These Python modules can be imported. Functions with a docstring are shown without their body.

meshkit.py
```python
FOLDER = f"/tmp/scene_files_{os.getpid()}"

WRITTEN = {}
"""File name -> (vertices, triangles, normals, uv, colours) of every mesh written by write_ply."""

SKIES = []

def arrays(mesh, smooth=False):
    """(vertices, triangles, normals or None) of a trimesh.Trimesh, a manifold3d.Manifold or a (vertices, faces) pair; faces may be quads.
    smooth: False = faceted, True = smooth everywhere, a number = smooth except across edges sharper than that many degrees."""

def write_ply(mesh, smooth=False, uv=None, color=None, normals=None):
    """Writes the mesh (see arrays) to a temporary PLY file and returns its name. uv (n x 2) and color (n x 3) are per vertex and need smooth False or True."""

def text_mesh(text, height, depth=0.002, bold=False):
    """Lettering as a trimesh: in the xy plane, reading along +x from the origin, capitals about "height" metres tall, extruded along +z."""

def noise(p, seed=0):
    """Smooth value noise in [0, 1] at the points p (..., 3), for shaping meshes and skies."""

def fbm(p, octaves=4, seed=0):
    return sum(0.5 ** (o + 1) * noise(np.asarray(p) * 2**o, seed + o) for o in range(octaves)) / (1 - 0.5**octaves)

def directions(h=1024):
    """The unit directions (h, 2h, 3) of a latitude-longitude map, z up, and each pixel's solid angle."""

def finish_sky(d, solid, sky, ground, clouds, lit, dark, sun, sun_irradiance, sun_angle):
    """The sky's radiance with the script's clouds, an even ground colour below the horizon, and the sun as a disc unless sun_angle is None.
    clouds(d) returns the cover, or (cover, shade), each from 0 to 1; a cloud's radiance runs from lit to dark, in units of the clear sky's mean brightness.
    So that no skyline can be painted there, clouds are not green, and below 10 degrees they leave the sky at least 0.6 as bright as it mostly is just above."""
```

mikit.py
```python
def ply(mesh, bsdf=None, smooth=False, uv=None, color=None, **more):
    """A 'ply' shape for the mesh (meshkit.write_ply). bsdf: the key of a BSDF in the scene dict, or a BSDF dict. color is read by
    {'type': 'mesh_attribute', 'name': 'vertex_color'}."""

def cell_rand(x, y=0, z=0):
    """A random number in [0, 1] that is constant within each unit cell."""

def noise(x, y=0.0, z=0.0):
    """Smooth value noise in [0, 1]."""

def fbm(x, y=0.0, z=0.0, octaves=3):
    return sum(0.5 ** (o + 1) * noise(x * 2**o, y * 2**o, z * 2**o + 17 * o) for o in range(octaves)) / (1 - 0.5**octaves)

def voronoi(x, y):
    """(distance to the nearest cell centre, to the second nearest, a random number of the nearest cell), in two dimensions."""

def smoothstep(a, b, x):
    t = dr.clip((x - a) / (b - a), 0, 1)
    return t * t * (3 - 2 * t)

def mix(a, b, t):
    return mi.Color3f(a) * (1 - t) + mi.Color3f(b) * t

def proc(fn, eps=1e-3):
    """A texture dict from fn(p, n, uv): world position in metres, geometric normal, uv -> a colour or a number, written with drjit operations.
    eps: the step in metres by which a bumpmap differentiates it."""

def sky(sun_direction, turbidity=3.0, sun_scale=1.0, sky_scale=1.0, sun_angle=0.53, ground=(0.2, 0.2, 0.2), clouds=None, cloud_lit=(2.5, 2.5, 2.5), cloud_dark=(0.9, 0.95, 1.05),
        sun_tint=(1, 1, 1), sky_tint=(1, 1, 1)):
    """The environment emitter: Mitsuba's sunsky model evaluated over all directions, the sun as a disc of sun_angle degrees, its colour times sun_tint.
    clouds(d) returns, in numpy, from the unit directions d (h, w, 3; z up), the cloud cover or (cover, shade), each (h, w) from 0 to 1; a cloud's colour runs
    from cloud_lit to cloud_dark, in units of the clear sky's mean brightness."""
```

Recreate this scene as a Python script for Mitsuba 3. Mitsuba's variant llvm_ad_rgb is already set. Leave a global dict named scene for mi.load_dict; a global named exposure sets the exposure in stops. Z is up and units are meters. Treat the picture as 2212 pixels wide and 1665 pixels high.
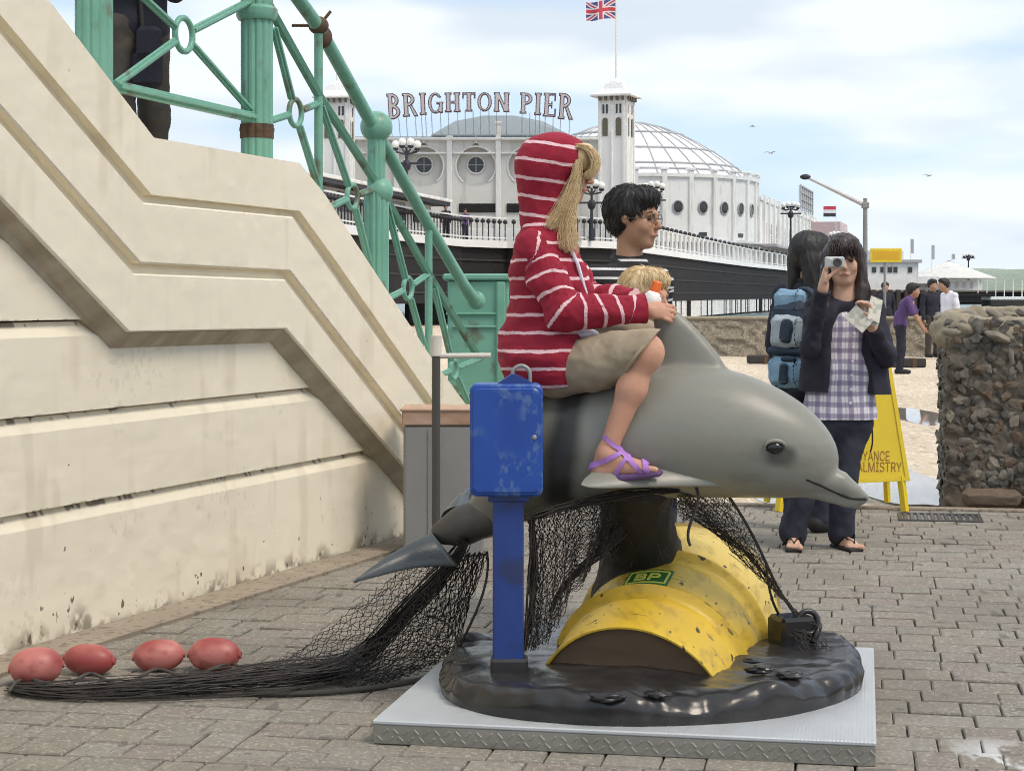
import math, random
import numpy as np, trimesh, shapely
import drjit as dr
import mitsuba as mi
import mikit, meshkit
from shapely.geometry import Polygon, LineString, Point, box as sbox
from shapely.ops import unary_union
from mikit import proc, noise, fbm, smoothstep, mix, cell_rand, voronoi
T = mi.ScalarTransform4f
V = np.array
rng = np.random.default_rng(7)
random.seed(7)
scene, labels = {}, {}

# ------------------------------------------------------------------ camera, sky, exposure
EYE = 1.26
scene['camera'] = {'type': 'perspective', 'fov': 2 * math.degrees(math.atan(1106 / 4000)), 'fov_axis': 'x',
                   'to_world': T().look_at(origin=[0, 0, EYE], target=[0, 1, EYE], up=[0, 0, 1]),
                   'principal_point_offset_y': 0.1183, 'near_clip': 0.1, 'far_clip': 9000.0}
def cloud_fn(d):
    q = d / np.maximum(d[..., 2:3], 0.06)
    q = np.stack([q[..., 0] * 0.7, q[..., 1] * 0.55, q[..., 2] * 0], -1)
    f = meshkit.fbm(q * 0.55 + 3.1, 5, 3)
    g = meshkit.fbm(np.stack([d[..., 0] * 7, d[..., 1] * 3, d[..., 2] * 24], -1) + 9, 5, 8)
    g2 = meshkit.fbm(np.stack([d[..., 0] * 9, d[..., 1] * 4, d[..., 2] * 34], -1) + 31, 5, 4)
    m = 0.5 * f + 0.5 * g
    cover = np.clip((m - 0.40) / 0.17, 0, 1)
    cover = 0.36 + 0.64 * cover * cover * (3 - 2 * cover)
    shade = np.clip((g2 - 0.46) / 0.22, 0, 1) * 0.6
    return cover, shade
scene['sky'] = mikit.sky([0.46, -0.38, 0.80], turbidity=3, sun_scale=0.36, sun_angle=20, clouds=cloud_fn,
                         cloud_lit=(2.12, 2.25, 2.42), cloud_dark=(1.34, 1.60, 1.80), sky_tint=(1.12, 1.10, 1.08), sun_tint=(.92, .97, 1.06))
exposure = 2.17

# ------------------------------------------------------------------ helpers
def U(px, py, d):
    """A surveyed point: bearing and elevation read in a 2212 px wide frame, at the distance d."""
    return V([(px - 1106) / 4000 * d, d, EYE + (635 - py) / 4000 * d])
def G(px, py, z=0.0):
    d = (EYE - z) * 4000 / (py - 635)
    return V([(px - 1106) / 4000 * d, d, z])
used = {}
def key(name):
    n = used.get(name, 0)
    used[name] = n + 1
    return name if n == 0 else f'{name}_{n:03d}'
def put(k, mesh, mat, smooth=False, uv=None, **more):
    scene[k] = mikit.ply(mesh, mat, smooth=smooth, uv=uv, **more)
    return k
def part(parent, name, mesh, mat, smooth=False, uv=None, label=None, kind=None, to_world=None):
    k = key(parent + '__' + name)
    m = {} if to_world is None else {'to_world': to_world}
    put(k, mesh, mat, smooth, uv, **m)
    if label or kind:
        labels[k] = {**({'label': label} if label else {}), **({'kind': kind} if kind else {})}
    return k
def thing(name, label, cat, group=None, kind=None):
    k = key(name)
    labels[k] = {'label': label, 'category': cat, **({'group': group} if group else {}), **({'kind': kind} if kind else {})}
    return k
def struct(name, mesh, mat, label, smooth=False):
    k = key(name)
    put(k, mesh, mat, smooth)
    labels[k] = {'label': label, 'category': name.replace('_', ' '), 'kind': 'structure'}
    return k
def cat(ms):
    ms = [m if isinstance(m, trimesh.Trimesh) else trimesh.Trimesh(np.asarray(m[0], float), m[1], process=False) for m in ms]
    return trimesh.util.concatenate(ms)
def M4(o, ex, ey, ez):
    m = np.eye(4)
    m[:3, 0], m[:3, 1], m[:3, 2], m[:3, 3] = ex, ey, ez, o
    return m
def unit(v):
    v = np.asarray(v, float)
    return v / (np.linalg.norm(v) + 1e-12)
def rbox(sx, sy, sz, c=0.004, at=(0, 0, 0), R=None):
    """A box with chamfered edges."""
    p = []
    for a in (-1, 1):
        for b in (-1, 1):
            for d in (-1, 1):
                x, y, z = a * sx / 2, b * sy / 2, d * sz / 2
                p += [(x - a * c, y - b * c, z), (x - a * c, y, z - d * c), (x, y - b * c, z - d * c)]
    m = trimesh.convex.convex_hull(np.array(p))
    if R is not None:
        m.apply_transform(M4((0, 0, 0), *[np.asarray(R)[:, i] for i in range(3)]))
    m.apply_translation(at)
    return m
def tube(pts, r, sides=8, caps=True, squash=None):
    p = np.asarray(pts, float)
    n = len(p)
    r = np.broadcast_to(np.asarray(r, float), (n,))
    t = np.gradient(p, axis=0)
    t /= np.linalg.norm(t, axis=1, keepdims=True) + 1e-12
    a = np.zeros_like(p)
    ref = V([0, 0, 1.0]) if abs(t[0, 2]) < 0.9 else V([1.0, 0, 0])
    a[0] = unit(np.cross(t[0], ref))
    for i in range(1, n):
        a[i] = unit(a[i - 1] - t[i] * (a[i - 1] @ t[i]))
    b = np.cross(t, a)
    ang = np.arange(sides) * 2 * np.pi / sides
    sq = (1, 1) if squash is None else squash
    v = p[:, None] + r[:, None, None] * (sq[0] * np.cos(ang)[None, :, None] * a[:, None] + sq[1] * np.sin(ang)[None, :, None] * b[:, None])
    i, j = np.meshgrid(np.arange(n - 1), np.arange(sides), indexing='ij')
    j2 = (j + 1) % sides
    q = np.stack([i * sides + j, i * sides + j2, (i + 1) * sides + j2, (i + 1) * sides + j], -1).reshape(-1, 4)
    f = np.vstack([q[:, [0, 2, 1]], q[:, [0, 3, 2]]])
    v = v.reshape(-1, 3)
    if caps:
        v = np.vstack([v, p[0], p[-1]])
        k = np.arange(sides)
        f = np.vstack([f, np.stack([k * 0 + n * sides, k, (k + 1) % sides], 1), np.stack([k * 0 + n * sides + 1, (n - 1) * sides + (k + 1) % sides, (n - 1) * sides + k], 1)])
    m = trimesh.Trimesh(v, f, process=False)
    if m.volume < 0:
        m.invert()
    return m
def spline(pts, n):
    from scipy.interpolate import PchipInterpolator, CubicSpline
    p = np.asarray(pts, float)
    s = np.r_[0, np.cumsum(np.linalg.norm(np.diff(p[:, :2] if p.shape[1] < 3 else p[:, :3], axis=0), axis=1) + 1e-9)]
    return CubicSpline(s, p)(np.linspace(0, s[-1], n)) if len(p) > 2 else p[0] + (p[1] - p[0]) * np.linspace(0, 1, n)[:, None]
def lathe(profile, sections=24, at=(0, 0, 0)):
    m = trimesh.creation.revolve(np.asarray(profile, float), sections=sections)
    m.apply_translation(at)
    return m
def prism(poly, depth, frame=None):
    """Polygon(s) in the frame's xy plane, extruded along its z."""
    gs = getattr(poly, 'geoms', [poly])
    ms = [trimesh.creation.extrude_polygon(g, depth, engine='earcut') for g in gs if g.area > 1e-9]
    m = trimesh.util.concatenate(ms)
    if frame is not None:
        m.apply_transform(frame)
        if np.linalg.det(frame[:3, :3]) < 0:
            m.invert()
    return m
def ell(c, r, R=None, sub=3):
    m = trimesh.creation.icosphere(subdivisions=sub)
    m.vertices *= np.asarray(r)
    if R is not None:
        m.vertices = m.vertices @ np.asarray(R).T
    m.vertices += np.asarray(c)
    return m
def ring(c, ex, ey, R, r, n=28, sides=8):
    a = np.linspace(0, 2 * np.pi, n + 1)
    return tube(np.asarray(c) + R * (np.cos(a)[:, None] * ex + np.sin(a)[:, None] * ey), r, sides, caps=False)

# distance-field bodies: round cones and ellipsoids, softly joined, turned into one surface
def cone(a, b, ra, rb=None, k=0.02):
    return ('c', np.asarray(a, float), np.asarray(b, float), ra, ra if rb is None else rb, k)
def egg(c, r, R=None, k=0.02):
    return ('e', np.asarray(c, float), np.asarray(r, float), np.eye(3) if R is None else np.asarray(R, float), None, k)
def cut(p, k=0.01):
    return ('-', p, k)
def field(prims, h, pad=0.03):
    lo, hi = [], []
    for q in prims:
        if q[0] == 'c':
            m = max(q[3], q[4]); lo.append(np.minimum(q[1], q[2]) - m); hi.append(np.maximum(q[1], q[2]) + m)
        elif q[0] == 'e':
            m = q[2].max(); lo.append(q[1] - m); hi.append(q[1] + m)
    lo, hi = np.min(lo, 0) - pad, np.max(hi, 0) + pad
    n = np.ceil((hi - lo) / h).astype(int) + 1
    ax = [lo[i] + h * np.arange(n[i]) for i in range(3)]
    D = np.full(n, 9.0, np.float32)
    def dist(q, P):
        if q[0] == 'c':
            a, b, ra, rb = q[1:5]
            ab = b - a
            t = np.clip(((P - a) @ ab) / (ab @ ab + 1e-12), 0, 1)
            return np.linalg.norm(P - a - t[..., None] * ab, axis=-1) - (ra + (rb - ra) * t)
        L = (P - q[1]) @ q[3]
        k0 = np.linalg.norm(L / q[2], axis=-1)
        k1 = np.linalg.norm(L / q[2] ** 2, axis=-1)
        return k0 * (k0 - 1) / np.maximum(k1, 1e-9)
    for q in prims:
        neg = q[0] == '-'
        s, k = (q[1], q[2]) if neg else (q, q[5])
        if s[0] == 'c':
            m = max(s[3], s[4]); a, b = np.minimum(s[1], s[2]) - m, np.maximum(s[1], s[2]) + m
        else:
            m = s[2].max(); a, b = s[1] - m, s[1] + m
        mg = k + 3 * h
        i0 = np.clip(np.floor((a - mg - lo) / h).astype(int), 0, n - 1)
        i1 = np.clip(np.ceil((b + mg - lo) / h).astype(int) + 1, 1, n)
        sl = tuple(slice(x, y) for x, y in zip(i0, i1))
        P = np.stack(np.meshgrid(*[ax[i][sl[i]] for i in range(3)], indexing='ij'), -1)
        d = dist(s, P)
        o = D[sl]
        if neg:
            d = -d
            w = np.maximum(k - np.abs(o - d), 0) / k
            D[sl] = np.maximum(o, d) + w * w * k / 4
        else:
            w = np.maximum(k - np.abs(o - d), 0) / k
            D[sl] = np.minimum(o, d) - w * w * k / 4
    return D, lo
def nets(D, lo, h):
    S = D < 0
    c = [S[i:S.shape[0] - 1 + i, j:S.shape[1] - 1 + j, k:S.shape[2] - 1 + k] for i in (0, 1) for j in (0, 1) for k in (0, 1)]
    anyi, alli = np.logical_or.reduce(c), np.logical_and.reduce(c)
    act = anyi & ~alli
    I = np.stack(np.nonzero(act), 1)
    idx = np.full(act.shape, -1); idx[act] = np.arange(len(I))
    off = V([[i, j, k] for i in (0, 1) for j in (0, 1) for k in (0, 1)])
    val = np.stack([D[tuple((I + o).T)] for o in off], 1)
    pos, cnt = np.zeros((len(I), 3)), np.zeros(len(I))
    for a in range(8):
        for b in range(a + 1, 8):
            if np.abs(off[a] - off[b]).sum() == 1:
                x = (val[:, a] < 0) != (val[:, b] < 0)
                t = val[x, a] / (val[x, a] - val[x, b])
                pos[x] += off[a] + t[:, None] * (off[b] - off[a]); cnt[x] += 1
    v = lo + h * (I + pos / cnt[:, None])
    F = []
    for axn in range(3):
        b, c2 = (axn + 1) % 3, (axn + 2) % 3
        sl0, sl1 = [slice(None)] * 3, [slice(None)] * 3
        sl0[axn], sl1[axn] = slice(0, -1), slice(1, None)
        s0, s1 = S[tuple(sl0)], S[tuple(sl1)]
        e = np.stack(np.nonzero(s0 != s1), 1)
        e = e[(e[:, b] > 0) & (e[:, c2] > 0) & (e[:, b] < S.shape[b] - 1) & (e[:, c2] < S.shape[c2] - 1)]
        if not len(e):
            continue
        fl = s0[tuple(e.T)]
        def cell(db, dc):
            q = e.copy(); q[:, b] -= db; q[:, c2] -= dc
            return idx[tuple(q.T)]
        q = np.stack([cell(1, 1), cell(0, 1), cell(0, 0), cell(1, 0)], 1)
        q[~fl] = q[~fl][:, ::-1]
        F.append(q)
    q = np.vstack(F)
    return trimesh.Trimesh(v, np.vstack([q[:, [0, 1, 2]], q[:, [0, 2, 3]]]), process=False)
def relax(m, n, lam=.5, nu=-.52):
    """Taubin smoothing with plain neighbour means."""
    from scipy.sparse import coo_matrix
    e = np.vstack([m.edges_unique, m.edges_unique[:, ::-1]])
    A = coo_matrix((np.ones(len(e)), (e[:, 0], e[:, 1])), shape=(len(m.vertices),) * 2).tocsr()
    w = 1 / np.maximum(np.asarray(A.sum(1)), 1)
    v = np.array(m.vertices)
    for i in range(n):
        for f in (lam, nu):
            v = v + f * (w * (A @ v) - v)
    m.vertices = v
def blob(prims, h=0.01, smooth_it=4):
    m = nets(*field(prims, h, 3 * h + 0.01), h)
    if smooth_it:
        relax(m, smooth_it)
    return m
def along(pts, v):
    """For each vertex: the length along the polyline at its nearest point."""
    p = np.asarray(pts, float)
    best, out, s0 = np.full(len(v), 1e9), np.zeros(len(v)), 0.0
    for a, b in zip(p[:-1], p[1:]):
        ab = b - a; L = np.linalg.norm(ab)
        t = ((v - a) @ ab) / (L * L)
        if a is not p[0]:
            t = np.maximum(t, 0)
        tc = np.clip(t, 0, 1)
        d = np.linalg.norm(v - a - tc[:, None] * ab, axis=1)
        x = d < best
        best[x] = d[x]; out[x] = s0 + tc[x] * L
        s0 += L
    return out

# ------------------------------------------------------------------ materials
def rgb(c):
    return {'type': 'rgb', 'value': [float(x) for x in c]}
def pr(name, base, rough=0.6, bump=None, bscale=0.002, beps=1e-3, **kw):
    b = {'type': 'principled', 'base_color': proc(base) if callable(base) else rgb(base), 'roughness': proc(rough) if callable(rough) else rough, **kw}
    if bump is not None:
        b = {'type': 'bumpmap', 'arbitrary': proc(bump, beps), 'scale': bscale, 'bsdf': b}
    scene[name] = {'type': 'twosided', 'bsdf': b}
    return name
C3 = mi.Color3f
def cream(course):
    def fn(p, n, uv):
        s = p.x * 0.354 + p.y * 0.935
        c = mix((.76, .70, .56), (.70, .64, .505), fbm(s * 1.3, p.z * 2.2, 3.0))
        c = mix(c, (.58, .51, .38), 0.5 * smoothstep(.55, .8, fbm(s * 9, p.z * 2.0, 1.0)))
        fine = noise(s * 110, p.z * 90, 2.5)
        if course:
            jn = dr.minimum(dr.minimum(dr.abs(p.z - .476), dr.abs(p.z - .816)), dr.abs(p.z - 1.156))
            c = mix(c, (.16, .13, .085), 0.8 * smoothstep(.62, .70, noise(s * 17, p.z * 12, 3.3) * .6 + .4 * noise(s * 60, p.z * 40, 8.0)) * smoothstep(.020, .008, jn))
            dens = 0.735 + 0.115 * smoothstep(0.0, 0.45, p.z)
            low = smoothstep(0.10, 0.0, p.z + 0.10 * (noise(s * 7, 1.0, 4.0) - .45))
            c = mix(c, (.17, .14, .09), 0.8 * low * smoothstep(.35, .6, fbm(s * 22, p.z * 22, 7.0)))
            sc = smoothstep(.72, .76, noise(s * 60, p.z * 45, 6.0)) * smoothstep(.70, .85, noise(s * 3.1 + 4, p.z * 5.3, 2.0)) * .7
            c = mix(c, (.36, .33, .26), 0.25 * sc)
        else:
            dens = 0.865
        ch = noise(s * 42, p.z * 30, 0.5) * 0.72 + 0.28 * fine
        c = mix(c, (.09, .075, .05), 0.9 * smoothstep(dens - .05, dens + .01, ch))
        st = smoothstep(.62, .85, noise(s * 24, p.z * 0.9, 9.0)) * smoothstep(.45, .75, noise(s * 3, p.z * 2.5, 5.0)) * 0.05
        return mix(c, (.36, .31, .23), st)
    return fn
pr('cream_paint', cream(False), 0.75, bump=lambda p, n, uv: fbm((p.x * .354 + p.y * .935) * 14, p.z * 14, 1.0, 3), bscale=0.006, beps=4e-3)
pr('cream_course', cream(True), 0.75, bump=lambda p, n, uv: fbm((p.x * .354 + p.y * .935) * 11, p.z * 11, 4.0, 4), bscale=0.009, beps=4e-3)
def grime_shade_fn(p, n, uv):
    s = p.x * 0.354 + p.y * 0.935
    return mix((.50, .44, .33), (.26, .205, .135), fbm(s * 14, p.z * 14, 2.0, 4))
pr('stained_shade_paint', grime_shade_fn, 0.85)  # slight dirt plus the soffit's shade, painted into one brown
def green_fn(p, n, uv):
    c = mix((.115, .30, .215), (.18, .385, .295), fbm(p.x * 6, p.y * 6, p.z * 6))
    w = smoothstep(.60, .74, fbm(p.x * 9 + 3, p.y * 9, p.z * 5, 4))
    return mix(c, (.12, .085, .045), 0.75 * w)
pr('green_paint', green_fn, 0.42, specular=0.5)
def rust_fn(p, n, uv):
    return mix((.05, .04, .03), (.14, .07, .035), fbm(p.x * 40, p.y * 40, p.z * 40))
pr('rusty_iron', rust_fn, 0.8)
def paver(a, b):
    def fn(p, n, uv):
        c = mix(a, b, fbm(p.x * 11, p.y * 11, 1.0, 4))
        c = mix(c, (.09, .08, .066), 0.28 * smoothstep(.62, .80, noise(p.x * 75, p.y * 75, 2.0)))
        c = mix(c, (.40, .37, .32), 0.4 * smoothstep(.66, .85, noise(p.x * 120, p.y * 120, 5.0)))
        c = mix(c, (.115, .10, .08), 0.40 * smoothstep(.45, .7, fbm(p.x * 1.7, p.y * 1.7, 8.0)))
        c = mix(c, (.075, .07, .062), 0.6 * smoothstep(.90, .93, noise(p.x * 11, p.y * 11, 12.0)))
        dx, dy = p.x - 1.33, p.y - 5.0
        st = smoothstep(.3, .0, dr.sqrt(dx * dx * 1.6 + dy * dy * 0.7)) * smoothstep(.5, .62, fbm(p.x * 16, p.y * 9, 4.0))
        return mix(c, (.55, .56, .56), 0.75 * st)
    return fn
PAV = [pr('paver_grey', paver((.198, .182, .155), (.162, .148, .126)), 0.8), pr('paver_tan', paver((.204, .184, .152), (.167, .149, .123)), 0.8),
       pr('paver_rose', paver((.201, .174, .150), (.163, .141, .122)), 0.8), pr('paver_pale', paver((.216, .200, .172), (.178, .164, .141)), 0.8)]
pr('joint_sand', lambda p, n, uv: mix((.115, .102, .085), (.065, .057, .047), noise(p.x * 60, p.y * 60)), 0.95)
pr('edge_concrete', lambda p, n, uv: mix(mix((.27, .225, .175), (.20, .165, .125), fbm(p.x * 6, p.y * 6, 1.0, 4)), (.08, .065, .05), 0.5 * smoothstep(.66, .8, noise(p.x * 50, p.y * 50))), 0.85)
def beach_fn(p, n, uv):
    c = mix((.45, .375, .285), (.335, .275, .205), fbm(p.x * .9, p.y * .35, 2.0, 4))
    g = noise(p.x * 22, p.y * 9, 3.0)
    c = mix(c, (.19, .155, .115), 0.5 * smoothstep(.7, .85, g))
    return mix(c, (.60, .55, .46), 0.5 * smoothstep(.68, .82, noise(p.x * 31, p.y * 13, 6.0)))
pr('shingle', beach_fn, 0.9)
pr('seabed', (.22, .2, .17), 0.9)
scene['sea_water'] = {'type': 'twosided', 'bsdf': {'type': 'bumpmap', 'arbitrary': proc(lambda p, n, uv: fbm(p.x * .35, p.y * .9, 0.0), 0.05), 'scale': 0.12,
                      'bsdf': {'type': 'principled', 'base_color': rgb((.10, .14, .14)), 'roughness': 0.25, 'specular': 0.5}}}
pr('puddle_water', (.15, .13, .10), 0.03, specular=0.5)
pr('blue_paint', lambda p, n, uv: mix(mix((.008, .045, .25), (.014, .07, .33), fbm(p.x * 14, p.y * 14, p.z * 9)), (.075, .14, .31), 0.8 * smoothstep(.46, .72, fbm(p.x * 62, p.z * 48, 3.0, 4)) * smoothstep(.36, .62, fbm(p.x * 11, p.z * 7, 7.0))), 0.38)
pr('blue_post_paint', lambda p, n, uv: mix(mix((.010, .03, .16), (.016, .05, .22), fbm(p.x * 14, p.y * 14, p.z * 6)), (.02, .025, .05), 0.6 * smoothstep(.5, .72, fbm(p.x * 9, p.z * 9, 1.0))), 0.42)
def dolphin_fn(p, n, uv):
    c = mix((.195, .194, .168), (.235, .232, .198), fbm(p.x * 5, p.y * 5, p.z * 5))
    dx, dz = p.x - .800, p.z - .786
    c = mix(c, (.025, .025, .024), 0.85 * smoothstep(1.0, .35, dr.sqrt(dr.square(dx / .062) + dr.square((dz + .008) / .045)) + .25 * (noise(p.x * 30, p.z * 30) - .5)))
    lx = (p.x - .414) * .9825 - (p.y - 5.709) * .1865 - .10 * (p.z - .8) + .03 * (noise(p.x * 9, p.y * 9, p.z * 9) - .5)
    c = mix(c, (.022, .022, .021), .94 * smoothstep(-.330, -.255, lx) * smoothstep(-.165, -.215, lx))
    c = mix(c, (.10, .09, .07), .7 * smoothstep(-.27, -.36, lx))
    c = mix(c, (.13, .13, .115), 0.3 * smoothstep(.55, .75, fbm(p.x * 9 + p.z * 4, p.y * 4, p.z * 14, 4)))
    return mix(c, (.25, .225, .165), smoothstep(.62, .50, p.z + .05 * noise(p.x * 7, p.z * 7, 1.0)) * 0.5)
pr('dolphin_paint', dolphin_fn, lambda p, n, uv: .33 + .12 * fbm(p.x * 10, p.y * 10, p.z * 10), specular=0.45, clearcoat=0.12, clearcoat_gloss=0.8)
pr('fluke_paint', lambda p, n, uv: mix((.05, .06, .06), (.09, .10, .10), fbm(p.x * 12, p.y * 12, p.z * 12)), 0.25, clearcoat=0.4)
pr('black_gloss', (.012, .012, .013), 0.12)
pr('black_matt', (.014, .013, .013), 0.7)
pr('stock_brown', lambda p, n, uv: mix((.035, .033, .029), (.085, .078, .065), fbm(p.x * 12, p.y * 12, p.z * 12, 4)), 0.5)  # mottled brown, darker than the rest of the dolphin
pr('saddle_black', lambda p, n, uv: mix((.02, .02, .02), (.045, .043, .04), noise(p.x * 50, p.y * 50, p.z * 50)), 0.55)
pr('mound_paint', lambda p, n, uv: mix((.008, .008, .009), (.034, .032, .031), fbm(p.x * 17, p.y * 17, p.z * 17, 4)), lambda p, n, uv: .12 + .30 * fbm(p.x * 11, p.y * 11, p.z * 11))
_f, _b = U(1362, 1561, 5.5), U(1494, 1311, 6.32)
BARREL = ([float(q) for q in _f], [float(q) for q in unit(_b - _f)], float(np.linalg.norm(_b - _f)))   # its axis: origin, direction, length
def barrel_fn(p, n, uv):
    c = mix((.60, .405, .03), (.50, .325, .035), fbm(p.x * 5, p.y * 5, p.z * 5))
    fade = smoothstep(5.75, 6.25, p.y)
    c = mix(c, (.60, .50, .20), 0.55 * fade)
    t = ((p.x - BARREL[0][0]) * BARREL[1][0] + (p.y - BARREL[0][1]) * BARREL[1][1] + (p.z - BARREL[0][2]) * BARREL[1][2]) / BARREL[2]
    rb = dr.minimum(dr.minimum(dr.abs(t - .372), dr.abs(t - .702)), dr.abs(t - .992))
    c = mix(c, (.16, .10, .03), .75 * smoothstep(.022, .004, rb) * smoothstep(.25, .55, fbm(p.x * 12, p.y * 12, p.z * 12, 3)))
    w = fbm(p.x * 17, p.y * 11, p.z * 17, 4)
    c = mix(c, (.27, .17, .03), 0.45 * smoothstep(.50, .75, fbm(p.x * 30 + t * 4, t * 9, p.z * 30, 4)))
    sc = noise(p.x * 8 + 3, t * 70, p.z * 8) * .6 + .4 * noise(p.x * 30, t * 160, p.z * 30)
    c = mix(c, (.06, .045, .02), .8 * smoothstep(.74, .79, sc))
    ch = noise(p.x * 36, p.y * 20, p.z * 36) * .7 + .3 * noise(p.x * 90, p.y * 70, p.z * 90)
    return mix(c, (.03, .026, .02), 0.95 * smoothstep(.765, .80, ch))
pr('barrel_paint', barrel_fn, 0.45)
pr('barrel_inside', lambda p, n, uv: mix((.085, .055, .034), (.15, .098, .06), fbm(p.x * 8, p.y * 8, p.z * 20)), 0.9)
pr('badge_green', (.02, .13, .03), 0.4)
pr('badge_yellow', (.62, .60, .10), 0.5)
pr('plate_metal', lambda p, n, uv: mix((.53, .555, .575), (.45, .47, .485), fbm(p.x * 7, p.y * 7, 1.0, 4)), 0.42, metallic=0.35, bump=lambda p, n, uv: dr.abs(dr.sin((p.x * .98 - p.y * .19) * 300.0)), bscale=0.0006, beps=1e-3)
pr('plate_side', lambda p, n, uv: mix((.30, .29, .26), (.19, .18, .155), fbm(p.x * 9, p.z * 22, 1.0, 4)), 0.5, metallic=0.4)
pr('steel_grey', lambda p, n, uv: mix((.22, .22, .215), (.31, .308, .30), fbm(p.x * 6, p.y * 6, p.z * 3, 4)), 0.5, metallic=0.3)
pr('steel_dark', (.085, .082, .078), 0.45, metallic=0.4)
pr('bin_rust', lambda p, n, uv: mix((.30, .165, .105), (.43, .33, .26), fbm(p.x * 9, p.y * 9, p.z * 22)), 0.75)
pr('off_white', lambda p, n, uv: mix((.62, .60, .54), (.5, .47, .41), fbm(p.x * 11, p.y * 11, p.z * 11)), 0.6)
pr('float_pink', lambda p, n, uv: mix(mix((.29, .055, .05), (.46, .16, .14), smoothstep(.3, .7, fbm(p.x * 9, p.y * 9, p.z * 9))), (.25, .05, .045), 0.55 * smoothstep(.55, .75, fbm(p.x * 30, p.y * 30, p.z * 30))), 0.45)
pr('net_twine', (.036, .031, .029), 0.8)
pr('rope_twine', (.06, .054, .048), 0.85)
pr('skin_fair', lambda p, n, uv: mix((.56, .31, .215), (.50, .26, .175), fbm(p.x * 20, p.y * 20, p.z * 20)), 0.5, specular=0.3)
pr('skin_light', lambda p, n, uv: mix((.56, .345, .245), (.50, .30, .21), fbm(p.x * 20, p.y * 20, p.z * 20)), 0.5, specular=0.3)
pr('skin_tan', lambda p, n, uv: mix((.43, .245, .155), (.37, .20, .125), fbm(p.x * 20, p.y * 20, p.z * 20)), 0.5, specular=0.3)
pr('lip_red', (.40, .17, .13), 0.45)
pr('eye_dark', (.02, .014, .012), 0.15)
pr('hair_blond', lambda p, n, uv: mix((.70, .55, .33), (.50, .36, .18), noise(p.x * 90, p.y * 90, p.z * 7)), 0.45)
pr('hair_black', lambda p, n, uv: mix((.010, .009, .009), (.020, .017, .016), noise(p.x * 120, p.y * 120, p.z * 9)), 0.55)
pr('hair_dark', lambda p, n, uv: mix((.022, .014, .013), (.045, .028, .024), noise(p.x * 120, p.y * 120, p.z * 9)), 0.4)
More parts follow.
